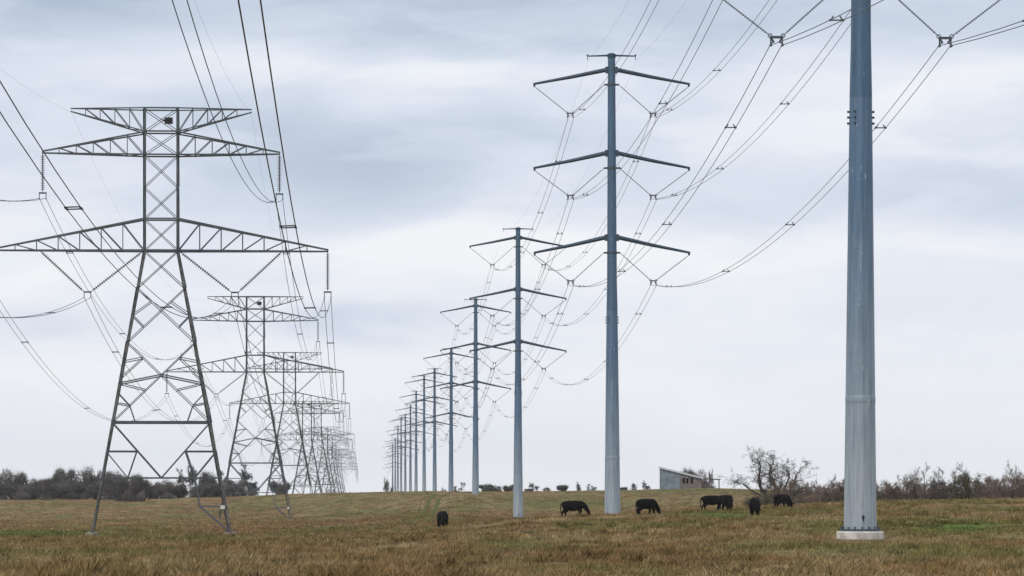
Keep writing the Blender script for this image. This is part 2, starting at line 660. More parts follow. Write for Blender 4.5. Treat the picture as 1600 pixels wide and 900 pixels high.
T = T[(V[T[:, 0]] != V[T[:, 1]]).any(1) & (V[T[:, 1]] != V[T[:, 2]]).any(1) & (V[T[:, 0]] != V[T[:, 2]]).any(1)]
ground = mesh_np('ground', V, T, M_GROUND, grass_tint(V[:, 0], V[:, 1]) * .86)
ground.data.polygons.foreach_set('use_smooth', [True] * len(ground.data.polygons))
tag(ground, kind='structure')

# vehicle track: two greener wheel ruts draped over the slope
M_TRACK = mat('green_wheel_rut', (.135, .145, .048), .95, 0, .3, .6, .0)
mb = MB()
for pts in (((645, 500), (652, 560), (663, 690), (671, 800), (681, 900)), ((664, 500), (669, 560), (679, 690), (687, 800), (695, 900))):
    ds = np.linspace(pts[0][1], pts[-1][1], 90)
    xs = [at(np.interp(d, [p[1] for p in pts], [p[0] for p in pts]), d) for d in ds]
    o = len(mb.v)
    for x, d in zip(xs, ds):
        w = .30 + .14 * math.sin(d * .9) + .1 * math.sin(d * 2.3)
        for s in (-1, 0, 1):
            mb.v.append((x + s * w, d, G(x + s * w, d) + (.09 if s == 0 else .02)))
    for k in range(len(ds) - 1):
        for s in (0, 1):
            q = o + k * 3 + s
            mb.f.append((q, q + 1, q + 4, q + 3))
tag(mb.build('path', M_TRACK), kind='structure')


# ------------------------------------------------------------------ grass
def make_grass(n, y0, y1, hmin, hmax, blades, w, rad_, seed, power=1.0, own=(1, 1, 1)):
    """n clumps of arching blades between distances y0 and y1"""
    rg = np.random.default_rng(seed)
    Y = y0 + (y1 - y0) * rg.random(n) ** power
    X = rg.uniform(-.125, .125, n) * Y
    cl = fbm(X / 2.1, Y / 5.0, 71, 3)
    keep = rg.random(n) < sm(.28, .60, cl) * .8 + .2
    for (px, D, ox, rr) in ((1344, 191, 0, 3.0),):
        keep &= ~((np.abs(X - at(px, D)) < 1.25) & (Y > D - 14) & (Y < D + 3))
    X, Y = X[keep], Y[keep]
    n = len(X)
    Z = gz(X, Y) - .03
    hump = fbm(X / 1.6, Y / 3.0, 91, 3)
    H = (hmin + (hmax - hmin) * rg.random(n) ** 2.0) * (.5 + 1.0 * hump)
    col = grass_tint(X, Y) * rg.uniform(.68, 1.34, (n, 1)) * np.array(own)
    warm = rg.uniform(-.06, .06, (n, 1))
    col = col * np.concatenate([1 + warm, np.ones_like(warm), 1 - 1.5 * warm], 1)
    green = sm(-.02, .04, col[:, 1] - col[:, 0] * .88)
    H = H * (1 - .5 * green)
    N = n * blades
    idx = np.repeat(np.arange(n), blades)
    th = rg.uniform(0, 2 * math.pi, N)
    sp = rad_ * np.sqrt(rg.random(N)) * rg.uniform(.6, 1.3, n)[idx]
    bx, by = X[idx] + np.cos(th) * sp, Y[idx] + np.sin(th) * sp
    dome = 1 - .55 * np.clip(sp / (rad_ * 1.2), 0, 1) ** 2
    hh = H[idx] * dome * rg.uniform(.5, 1.1, N)
    lean = rg.uniform(.2, 1.1, N) * hh
    t2 = th + rg.normal(0, .7, N)
    tx, ty = bx + np.cos(t2) * lean + .12 * hh, by + np.sin(t2) * lean
    ph = rg.uniform(0, math.pi, N)
    ww = w * rg.uniform(.5, 1.3, N)
    wx, wy = np.cos(ph) * ww, np.sin(ph) * ww
    z = Z[idx]
    V = np.empty((N, 3, 3), np.float32)
    V[:, 0] = np.stack([bx - wx, by - wy, z], 1)
    V[:, 1] = np.stack([bx + wx, by + wy, z], 1)
    V[:, 2] = np.stack([tx, ty, z + hh], 1)
    c = col[idx] * rg.uniform(.85, 1.18, (N, 1))
    return V.reshape(-1, 3), np.repeat(c, 3, 0)


parts = [make_grass(30000, 93, 215, .09, .26, 14, .022, .26, 1), make_grass(60000, 93, 215, .04, .10, 5, .028, .30, 7),
         make_grass(900, 93, 260, .26, .44, 34, .022, .30, 17, 1.3, (.62, .66, .55)), make_grass(1500, 230, 480, .28, .46, 26, .04, .40, 18, 1.2, (.60, .64, .52)),
         make_grass(46000, 205, 430, .09, .30, 10, .038, .36, 2, 1.15), make_grass(44000, 205, 430, .04, .12, 4, .06, .5, 8, 1.1),
         make_grass(40000, 400, 640, .10, .32, 8, .07, .55, 9, 1.1), make_grass(40000, 560, 1000, .10, .30, 6, .10, .7, 3, 1.2)]
GV = np.concatenate([p[0] for p in parts])
GC = np.concatenate([p[1] for p in parts])
GT = np.arange(len(GV), dtype=np.int32).reshape(-1, 3)
tag(mesh_np('grass', GV, GT, M_GRASS, GC), 'brown and olive dry pasture grass covering the field', 'grass', kind='stuff')

# ------------------------------------------------------------------ steel monopoles
POLE_YAW = .0305


def insulator_rod(p, q, r_rod, r_shed, n):
    """long-rod polymer insulator with n sheds between end fittings"""
    p, q = Vector(p), Vector(q)
    mb = MB()
    pts, rs = [p], [r_rod * .8]
    for i in range(n):
        t = .08 + .84 * (i + .5) / n
        h = .84 / n
        for dt, rr in ((-.32, r_rod), (-.05, r_shed), (.12, r_shed * .92), (.2, r_rod)):
            pts.append(p.lerp(q, t + dt * h))
            rs.append(rr)
    pts.append(q)
    rs.append(r_rod * .8)
    mb.tube(pts, rs, 8)
    return mb


ARMS = ((35.76, 34.65, 34.60, 32.2), (29.17, 28.0, 28.0, 25.7), (22.5, 21.3, 21.3, 18.94))    # root, tip, bracket, yoke heights
P_YX, P_TIP = 3.28, 6.2


def prad(z):
    if z < 17.0:
        return .64 + (.435 - .64) * z / 17.0
    return .405 + (.29 - .405) * (z - 17.0) / 20.1


def make_monopole():
    root = empty('steel_monopole')
    tag(root, '...', 'utility pole', 'steel monopoles in a receding row')
    mb = MB()
    mb.tube([(0, 0, -1.2), (0, 0, -.10), (0, 0, -.05)], [.93, .93, .89], 28)
    mb.build('footing', M_CONCRETE, root)
    mb = MB()
    zs = [0.02, 2, 4.9, 5.0, 5.12, 5.22, 9, 13, 16.9]
    rs = [prad(z) for z in zs]
    rs[3] += .012
    rs[4] += .012
    mb.tube([(0, 0, z) for z in zs], rs, 12)
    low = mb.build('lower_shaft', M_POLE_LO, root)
    mb = MB()
    mb.tube([(0, 0, -.045), (0, 0, .035)], .80, 24)
    for k in range(16):
        t = 2 * math.pi * k / 16
        mb.tube([(.73 * math.cos(t), .73 * math.sin(t), .03), (.73 * math.cos(t), .73 * math.sin(t), .13)], .035, 6)
    mb.build('base_flange', M_BRACKET, low)
    mb = MB()
    mb.box((.05, -prad(.5) - .012, .50), (.09, .03, .13))
    mb.box((.05, -prad(.5) - .012, .38), (.035, .025, .11))
    mb.build('tag_plate', M_DARKBOX, low)
    mb = MB()
    zs = [16.4, 16.42, 19, 24, 30, 37.0, 37.1]
    rs = [.47, .475, prad(19), prad(24), prad(30), prad(37), .20]
    rs[0] = .455
    mb.tube([(0, 0, 16.75)] + [(0, 0, z) for z in zs[2:]], [.441] + rs[2:], 12)
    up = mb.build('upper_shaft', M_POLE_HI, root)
    for a in (0, 180, 55, 235):
        for z in (15.75, 15.98, 16.2):
            mb = MB()
            t = R(a)
            d = Vector((math.cos(t), math.sin(t), 0))
            mb.tube([d * (prad(z) - .05) + Vector((0, 0, z)), d * (prad(z) + .085) + Vector((0, 0, z))], .045, 8)
            mb.build('jacking_lug', M_BRACKET, low)
    for (zr, zt, zb, zy) in ARMS:
        mb = MB()
        mb.tube([(0, 0, zb - .09), (0, 0, zb + .09)], prad(zb) + .035, 12)
        for s in (-1, 1):
            mb.box((s * (prad(zb) + .14), 0, zb), (.28, .12, .14))
        mb.build('insulator_bracket', M_BRACKET, root)
        for s in (-1, 1):
            mb = MB()
            r0 = prad(zr)
            mb.box((s * (r0 + .06), 0, zr), (.26, .34, .52))
            mb.tube([(s * (r0 - .1), 0, zr + .02), (s * (r0 + .2), 0, zr), (s * 3.2, 0, zr + (zt - zr) * .5), (s * P_TIP, 0, zt)], [.185, .175, .14, .09], 8)
            mb.box((s * (P_TIP - .08), 0, zt - .10), (.16, .10, .22))
            arm = mb.build('crossarm', M_ARM, root)
            yx = s * P_YX
            mb = insulator_rod((s * (P_TIP - .1), 0, zt - .2), (yx + s * .20, 0, zy + .16), .026, .046, 26)
            mb.build('insulator_rod', M_POLY, root)
            mb = insulator_rod((s * (prad(zb) + .26), 0, zb), (yx - s * .20, 0, zy + .16), .026, .046, 26)
            mb.build('insulator_rod', M_POLY, root)
            mb = MB()
            mb.bar((yx - .26, 0, zy + .14), (yx + .26, 0, zy + .14), .06, .10)
            mb.bar((yx - .24, 0, zy + .14), (yx - .10, 0, zy - .06), .05, .08)
            mb.bar((yx + .24, 0, zy + .14), (yx + .10, 0, zy - .06), .05, .08)
            for e in (-1, 1):
                mb.bar((yx + e * .225, 0, zy + .12), (yx + e * .225, 0, zy - .16), .05)
                mb.bar((yx + e * .225, -.22, zy - .17), (yx + e * .225, .22, zy - .17), .075)
                mb.bar((yx + e * .10, 0, zy - .04), (yx + e * .225, 0, zy - .10), .05)
                mb.tube([(yx + e * .25 + .08 * math.cos(t), 0, zy + .2 + .08 * math.sin(t)) for t in np.linspace(0, 2 * math.pi, 9)], .018, 4)
            mb.build('yoke_plate', M_BRACKET, root)
    mb = MB()
    mb.tube([(-1.93, 0, 36.86), (0, 0, 36.92), (1.93, 0, 36.86)], [.05, .085, .05], 8)
    for s in (-1, 1):
        mb.bar((s * 1.9, 0, 36.86), (s * 1.9, 0, 36.55), .05)
        mb.box((s * 1.9, 0, 36.93), (.14, .12, .10))
    mb.tube([(0, 0, 36.75), (0, 0, 37.02)], prad(37) + .05, 12)
    mb.build('ground_wire_bar', M_ARM, root)
    return root


# distance, photo column, photo row of the top
POLES = [(191, 1344, None), (390, 957, 83), (629, 809.5, 355), (860, 743, 466), (1096, 704.6, 543), (1339, 679.2, 575), (1560, 662.7, 586.5),
         (1790, 650, 610.5), (1986, 641.3, 632), (2215, 633.3, 648), (2455, 626.7, 651.5), (2677, 621.5, 667), (2900, 617.4, 684), (3120, 613.5, 693)]
POLE_LABELS = [
    'nearest thick steel monopole on a round concrete footing, its top cropped by the frame',
    'tall grey steel monopole with three pairs of drooping arms, just left of the solitary cow pair by the ridge',
    'steel monopole with a pale base, standing in the dip left of the side-on grazing cow',
    'steel monopole rising behind the small skyline bushes, next beyond the one in the dip',
    'fifth steel monopole of the row, its foot behind the crest by small bushes',
    'sixth steel monopole of the row, its crown standing clear above its neighbour',
    'seventh steel monopole of the row, close against its taller looking right-hand neighbour',
    'eighth steel monopole of the row, its top well below the close pair',
    'ninth steel monopole of the row, thin and grey',
    'tenth steel monopole of the row, near the hazy end',
    'eleventh steel monopole of the row, near the hazy end',
    'twelfth steel monopole of the row, faded by distance',
    'thirteenth steel monopole of the row, next to last and hazy',
    'farthest hazy steel monopole, beside the pale bush on the skyline']
POLE_LABELS[1] = 'tall grey steel monopole with three pairs of drooping arms, between the two side-on grazing cows'
proto = make_monopole()
pole_pos = []
clones = [proto] + [clone(proto) for _ in POLES[1:]]
for (D, px, ty), o, lb in zip(POLES, clones, POLE_LABELS):
    X = at(px, D)
    z = -1.44 if ty is None else (HY - ty) * D / F - 37.1
    o.location = (X, D, z)
    lean = random.Random(int(D))
    o.rotation_euler = (lean.uniform(-.0025, .0025), lean.uniform(-.0025, .0025), POLE_YAW + lean.uniform(-.012, .012))
    o['label'] = lb
    pole_pos.append((X, D, z))

# ------------------------------------------------------------------ lattice towers
K = .0496
HWB, HWT = 5.4, 1.31


def hw(z):
    return HWT + (22.0 - z) / 22.0 * (HWB - HWT) if z < 22 else HWT


def disc_string(p, q, n, r=.165):
    p, q = Vector(p), Vector(q)
    mb = MB()
    pts, rs = [p], [.03]
    for i in range(n):
        t = .04 + .92 * (i + .5) / n
        h = .92 / n
        for dt, rr in ((-.45, .035), (-.20, .05), (-.10, r), (.08, r * .96), (.12, .05), (.3, .035)):
            pts.append(p.lerp(q, t + dt * h))
            rs.append(rr)
    pts.append(q)
    rs.append(.03)
    mb.tube(pts, rs, 8)
    return mb


def arm_truss(mb, s, x0, x1, zb0, zt0, zb1, zt1, n, wc, wb):
    """tapering box-truss arm: chords from the mast (half depth 1.31) meeting at the tip"""
    def P(t, f, top):
        d = HWT * (1 - t) * f
        z = (zt0 + (zt1 - zt0) * t) if top else (zb0 + (zb1 - zb0) * t)
        return Vector((s * (x0 + (x1 - x0) * t), d, z))
    for f in (-1, 1):
        mb.bar(P(0, f, 0), P(1, f, 0), wc)
        mb.bar(P(0, f, 1), P(1, f, 1), wc)
        for k in range(1, n):
            t = k / n
            mb.bar(P(t, f, 0), P(t, f, 1), wb)
            mb.bar(P((k - 1) / n, f, 0), P(t, f, 1), wb)
    for k in range(1, n):
        t = k / n
        mb.bar(P(t, -1, 0), P(t, 1, 0), wb)
        mb.bar(P((k - 1) / n, -1 if k % 2 else 1, 0), P(t, 1 if k % 2 else -1, 0), wb)


def make_lattice():
    root = empty('lattice_tower')
    tag(root, '...', 'power pylon', 'lattice pylons in a receding row')
    for sx in (-1, 1):
        for sy in (-1, 1):
            mb = MB()
            b = Vector((sx * HWB, sy * HWB, 0))
            t = Vector((sx * HWT, sy * HWT, 22.0))
            mb.angle(b, t, .15, .03, (-sx, -sy, 0))
            leg = mb.build('leg', M_LEG, root)
            mb = MB()
            mb.tube([(sx * (HWB + .02), sy * (HWB + .02), -1.2), (sx * (HWB - .05), sy * (HWB - .05), .16)], [.56, .46], 14)
            mb.build('footing', M_PAD, root)
            if sx == 1 and sy == -1:
                z = 2.15
                mb = MB()
                mb.box((hw(z) - .34, -hw(z) - .05, z), (.34, .025, .28))
                mb.build('sign_plate', M_SIGN, leg)
    # body bracing, four faces
    mb = MB()

    def face(k):
        c, s = ((1, 0), (0, 1), (-1, 0), (0, -1))[k]

        def P(u, z):
            h = hw(z)
            x, y = u, -h
            return Vector((c * x - s * y, s * x + c * y, z))
        return P
    for k in range(4):
        P = face(k)
        N_ = Vector(((0, -1, 0), (1, 0, 0), (0, 1, 0), (-1, 0, 0))[k])
        for (za, zb, w) in ((22.0, 19.1, .10), (19.1, 14.9, .11), (14.9, 8.7, .115)):
            mb.bar(P(-hw(za), za), P(hw(zb), zb), w, .05)
            mb.bar(P(hw(za), za) + N_ * .06, P(-hw(zb), zb) + N_ * .06, w * .9, .05)
        # hip struts at the crossing of the tall panel
        zc = 12.36
        for e in (-1, 1):
            mb.bar(P(e * hw(11.7), 11.7), P(0, zc), .10)
            # redundants, each ending on a diagonal
            mb.bar(P(e * hw(17.0), 17.0), P(e * 1.36, 16.1), .07)
            mb.bar(P(e * hw(17.0), 17.0), P(e * .75, 18.05), .06)
            mb.bar(P(e * hw(13.4), 13.4), P(e * 1.39, 13.7), .07)
            mb.bar(P(e * 1.39, 13.7), P(e * hw(12.1), 12.1), .06)
            mb.bar(P(e * hw(10.2), 10.2), P(e * 2.44, 10.0), .08)
            mb.bar(P(e * hw(11.0), 11.0), P(e * 2.44, 10.0), .06)
            mb.bar(P(e * 2.44, 10.0), P(e * 2.0, 8.7), .06)
            mb.bar(P(e * hw(11.7), 11.7), P(e * 1.2, 11.2), .07)
            # inverted K below the waist
            mb.bar(P(e * hw(8.7), 8.7), P(0, 4.40), .10)
            mb.bar(P(e * hw(6.45), 6.45), P(e * hw(8.7) * .49, 6.45), .09)
            mb.bar(P(e * hw(8.7) * .50, 6.45), P(e * (hw(4.4) - 2.0), 4.4), .07)
            mb.bar(P(e * hw(6.4), 6.4), P(e * (hw(4.4) - 2.0), 4.4), .08)
            if (k, e) in ((0, 1), (2, -1)):
                mb.bar(P(e * hw(2.2), 2.2), P(e * (hw(2.2) - 2.0), 2.2), .10)
                mb.bar(P(e * (hw(2.2) - 2.0), 2.2), P(e * hw(.15), .15), .09)
                mb.bar(P(e * (hw(4.4) - 2.0), 4.4), P(e * (hw(2.2) - 2.0), 2.2), .07)
        mb.bar(P(-hw(8.7), 8.7), P(hw(8.7), 8.7), .15)
        mb.bar(P(-hw(4.4), 4.4), P(hw(4.4), 4.4), .11)
        mb.bar(P(-hw(22), 22), P(hw(22), 22), .14)
    mb.build('body_bracing', M_LATTICE, root)
    # mast above the waist
    mb = MB()
    for sx in (-1, 1):
        for sy in (-1, 1):
            mb.angle((sx * HWT, sy * HWT, 22.0), (sx * HWT, sy * HWT, 33.0), .14, .03, (-sx, -sy, 0))
    lv = [22.0, 24.45, 26.9, 29.4, 31.2, 33.0]
    for k in range(4):
        P = face(k)
        N_ = Vector(((0, -1, 0), (1, 0, 0), (0, 1, 0), (-1, 0, 0))[k])
        for za, zb in zip(lv[:-1], lv[1:]):
            mb.bar(P(-HWT, zb), P(HWT, za), .10, .05)
            mb.bar(P(HWT, zb) + N_ * .06, P(-HWT, za) + N_ * .06, .09, .05)
        for z in (24.45, 29.4, 31.2, 33.0):
            mb.bar(P(-HWT, z), P(HWT, z), .12)
    mb.build('mast', M_LATTICE, root)
    for s in (-1, 1):
        mb = MB()
        arm_truss(mb, s, HWT, 7.0, 31.2, 33.0, 32.78, 33.0, 5, .095, .055)
        mb.build('ground_wire_arm', M_LATTICE, root)
        mb = MB()
        arm_truss(mb, s, HWT, 9.2, 29.4, 31.15, 29.55, 29.68, 6, .115, .06)
        mb.build('upper_crossarm', M_LATTICE, root)
        mb = MB()
        arm_truss(mb, s, HWT, 12.95, 22.0, 24.45, 22.0, 22.12, 7, .13, .065)
        mb.build('lower_crossarm', M_LATTICE, root)
        disc_string((s * 9.15, 0, 29.5), (s * 9.15, 0, 26.55), 19).build('insulator_string', M_DISC, root)
        disc_string((s * 12.9, 0, 21.95), (s * 12.9, 0, 18.95), 19).build('insulator_string', M_DISC, root)
        disc_string((s * 9.33, 0, 21.95), (s * 6.0, 0, 18.85), 24, .14).build('insulator_string', M_DISC, root)
        disc_string((s * 1.5, 0, 21.9), (s * 5.4, 0, 18.85), 24, .14).build('insulator_string', M_DISC, root)
        for x, z in ((9.15, 26.45), (12.9, 18.85), (5.7, 18.8)):
            mb = MB()
            mb.bar((s * x - .30, 0, z), (s * x + .30, 0, z), .07, .12)
            for e in (-1, 1):
                mb.bar((s * x + e * .26, 0, z), (s * x + e * .26, 0, z - .40), .06)
                mb.bar((s * x + e * .26, -.25, z - .42), (s * x + e * .26, .25, z - .42), .08)
            mb.build('yoke_plate', M_BRACKET, root)
    mb = MB()
    mb.box((.57, -HWT - .22, 31.98), (.62, .40, .48))
    mb.box((.20, -HWT - .16, 32.02), (.20, .20, .14))
    mb.build('equipment_box', M_DARKBOX, root)
    return root


TYAW = .075
# distance and base height
TOW = [(382, -3.25), (720, -4.35), (1061, -2.8), (1400, -7.0), (1739, -1.4), (2078, -5.2), (2417, -4.8), (2756, -5.6), (3095, -5.6), (3434, -6.0)]
TOW_LABELS = [
    'nearest dark steel lattice pylon with wide truss arms, its feet in the brown grass',
    'second lattice pylon of the row, its feet in front of the small dark bush',
    'third lattice pylon of the row, its feet hidden by the crest',
    'fourth lattice pylon of the row, standing low with its lamp-like box level with the next',
    'fifth lattice pylon of the row, its dark box level with the one before',
    'sixth lattice pylon of the row, a pale tangle of steel',
    'seventh lattice pylon of the row, pale with distance',
    'eighth lattice pylon of the row, faint with distance',
    'ninth lattice pylon of the row, nearly lost in haze',
    'farthest lattice pylon of the row, barely visible in the haze']
TOW_LABELS[3] = 'fourth lattice pylon of the row, standing low in a dip'
proto = make_lattice()
tow_pos = []
clones = [proto] + [clone(proto) for _ in TOW[1:]]
for (D, z), o, lb in zip(TOW, clones, TOW_LABELS):
    X = at(252, 382) - .0305 * (D - 382)
    o.location = (X, D, z)
    o.rotation_euler = (0, 0, TYAW)
    o['label'] = lb
    tow_pos.append((X, D, z))


# ------------------------------------------------------------------ conductors
def span_pts(p, q, sag, n):
    return [(p[0] + (q[0] - p[0]) * t, p[1] + (q[1] - p[1]) * t, p[2] + (q[2] - p[2]) * t - 4 * sag * t * (1 - t)) for t in np.linspace(0, 1, n)]


def line_path(pts, sags, dx, dz):
    out = []
    for i in range(len(pts) - 1):
        L_ = abs(pts[i + 1][1] - pts[i][1])
        n = 26 if i < 3 else 14
        sp = span_pts(pts[i], pts[i + 1], sags[i], n)
        out += sp if not out else sp[1:]
    return [(x + dx, y, z + dz) for (x, y, z) in out]


def bundle(pts, sags, half, dz, r, m, label, group, spacing, nspan, double):
    root = empty('conductor_bundle', pts[1])
    tag(root, label, 'power line', group)
    o = Vector(pts[1])

    def loc(ps):
        return [Vector(p) - o for p in ps]
    for e in (-1, 1):
        MB().tube(loc(line_path(pts, sags, e * half, dz)), r, 4, False).build('conductor', m, root, True)
    rg = random.Random(int(abs(pts[1][2] * 100)))
    for i in range(nspan):
        p, q = pts[i], pts[i + 1]
        L_ = q[1] - p[1]
        k = max(2, int(L_ / spacing))
        for j in range(k):
            t = (j + .5 + rg.uniform(-.12, .12)) / k
            c = Vector((p[0] + (q[0] - p[0]) * t, p[1] + L_ * t, p[2] + (q[2] - p[2]) * t - 4 * sags[i] * t * (1 - t) + dz))
            if c.y < 60:
                continue
            sl = ((q[2] - p[2]) - 4 * sags[i] * (1 - 2 * t)) / L_
            mb = MB()
            c = c - o
            if double:
                for dy in (-.45, .45):
                    mb.bar(c + Vector((-half, dy, dy * sl)), c + Vector((half, dy, dy * sl + .02)), .045)
                for e in (-1, 1):
                    mb.bar(c + Vector((e * half, -.47, -.47 * sl)), c + Vector((e * half, .47, .47 * sl)), .06)
            else:
                mb.bar(c + Vector((-half, 0, 0)), c + Vector((half, 0, 0)), .05)
                for e in (-1, 1):
                    mb.bar(c + Vector((e * half, -.22, -.22 * sl)), c + Vector((e * half, .22, .22 * sl)), .062)
                    mb.bar(c + Vector((e * half, 0, -.03)), c + Vector((e * (half - .12), .0, .14)), .05)
            mb.build('spacer', m, root)
    return root


def rot2(x, yaw):
    return x * math.cos(yaw), x * math.sin(yaw)


# monopole row, continued one span behind the camera
pp = [(at(1344, 191) + .0305 * 233, -42.0, -1.6)] + pole_pos
spans = [pp[i + 1][1] - pp[i][1] for i in range(len(pp) - 1)]
sagsP = [3.0 * (L_ / 199.0) ** 2 for L_ in spans]
sagsP[0] = 3.6
LEVEL = ('upper', 'middle', 'lower')
for li, (zr, zt, zb, zy) in enumerate(ARMS):
    for s, side in ((-1, 'left'), (1, 'right')):
        ox, oy = rot2(s * P_YX, POLE_YAW)
        pts = [(x + ox, y + oy, z + zy) for (x, y, z) in pp]
        bundle(pts, sagsP, .225, -.17, .017, M_WIRE,
               'twin conductor under the %s %s arms of the steel monopoles' % (LEVEL[li], side), 'conductors on the monopole row', 42, 6, False)
for s, side in ((-1, 'left'), (1, 'right')):
    ox, oy = rot2(s * 1.9, POLE_YAW)
    pts = [(x + ox, y + oy, z + 36.55) for (x, y, z) in pp]
    w = MB().tube(line_path(pts, [q * .7 for q in sagsP], 0, 0), .006, 3, False).build('ground_wire', M_WIRE, None, True)
    tag(w, 'thin wire strung along the %s ends of the monopole top bars' % side, 'power line', 'thin top wires')

tp = [(tow_pos[0][0] + .0305 * 336, 46.0, -2.6)] + tow_pos
sagsT = [6.3 * ((tp[i + 1][1] - tp[i][1]) / 336.0) ** 2 for i in range(len(tp) - 1)]
for x, z, nm in ((9.15, 26.03, 'upper crossarm tips'), (12.9, 18.43, 'lower crossarm tips'), (5.7, 18.38, 'V strings below the lower crossarms')):
    for s, side in ((-1, 'left'), (1, 'right')):
        ox, oy = rot2(s * x, TYAW)
        pts = [(a + ox, b + oy, c + z) for (a, b, c) in tp]
        bundle(pts, sagsT, .26, 0, .021, M_WIRE2,
               'twin conductor hung from the %s %s of the lattice pylons' % (side, nm), 'conductors on the lattice row', 80, 3, True)
for s, side in ((-1, 'left'), (1, 'right')):
    ox, oy = rot2(s * 6.95, TYAW)
    pts = [(a + ox, b + oy, c + 32.75) for (a, b, c) in tp]
    w = MB().tube(line_path(pts, [q * .75 for q in sagsT], 0, 0), .006, 3, False).build('ground_wire', M_WIRE, None, True)
    tag(w, 'thin wire strung along the %s peaks of the lattice pylons' % side, 'power line', 'thin top wires')


# ------------------------------------------------------------------ trees
def branch_tree(seed, height, spread, stems, depth, droop=.0, r0=.14, up=.5, lean=0.35, kink=.35, nb=(2, 3), shrink=(.62, .82), limbs=None):
    """recursive bare branching; returns list of (points, radii, level)"""
    rg = random.Random(seed)
    segs = []

    def grow(p, d, length, r, lv):
        n = 4 if lv < 2 else 3
        pts, rs = [p.copy()], [r]
        q = p.copy()
        dd = d.copy()
        for i in range(n):
            dd = (dd + Vector((rg.gauss(0, kink), rg.gauss(0, kink), rg.gauss(0, kink * .7) + up * .12 - droop * lv * .05))).normalized()
            q = q + dd * (length / n)
            if q.z < .15:
                q.z = .15
            pts.append(q.copy())
            rs.append(r * (1 - .42 * (i + 1) / n))
        segs.append((pts, rs, lv))
        if lv >= depth:
            return
        k = rg.randint(*nb)
        for j in range(k):
            i = n if j == 0 else rg.randint(1, n)
            b = pts[i]
            side = Vector((rg.gauss(0, 1), rg.gauss(0, 1), rg.gauss(0, .6)))
            side = (side - dd * side.dot(dd)).normalized()
            nd = (dd * .72 + side * rg.uniform(.5, 1.1)).normalized()
            grow(b, nd, length * rg.uniform(*shrink), rs[min(i, n)] * rg.uniform(.55, .78), lv + 1)
    for (lp, lr) in (limbs or ()):
        lp = [Vector(p) for p in lp]
        lrs = [lr * (1 - .6 * i / (len(lp) - 1)) for i in range(len(lp))]
        segs.append((lp, lrs, 0))
        for i in range(1, len(lp)):
            dd = (lp[i] - lp[i - 1]).normalized()
            for j in range(2 if i < len(lp) - 1 else 3):
                side = Vector((rg.gauss(0, 1), rg.gauss(0, .8), rg.gauss(0, .5)))
                side = (side - dd * side.dot(dd)).normalized()
                grow(lp[i], (dd * .55 + side * rg.uniform(.5, 1.0)).normalized(), height * rg.uniform(.15, .24), lrs[i] * .55, 1)
    for sidx in range(stems):
        a = rg.uniform(0, 2 * math.pi)
        d = Vector((math.cos(a) * lean * rg.uniform(.5, 1.3), math.sin(a) * lean * rg.uniform(.5, 1.3), 1)).normalized()
        grow(Vector((rg.gauss(0, .12 * stems), rg.gauss(0, .12 * stems), -.15)), d, height * .38, r0 * rg.uniform(.75, 1.1), 0)
    if limbs:
        return segs
    # normalise to the wanted height and spread
    allp = [p for s in segs for p in s[0]]
    zt = np.percentile([p.z for p in allp], 99.3)
    hi = [p for p in allp if p.z > .4 * zt]
    cx, cy = sum(p.x for p in hi) / len(hi), sum(p.y for p in hi) / len(hi)
    for p in {id(p): p for p in allp}.values():        # stand the crown over the stem
        k = min(1.0, max(p.z, 0) / (.5 * zt))
        p.x -= cx * k
        p.y -= cy * k
    ex = np.percentile([math.hypot(p.x, p.y) for p in allp], 97)
    fz, fx = height / zt, spread / max(ex, .1)
    for s in segs:
        for p in s[0]:
            p.x *= fx
            p.y *= fx
            p.z = p.z * fz if p.z > 0 else p.z
    return segs


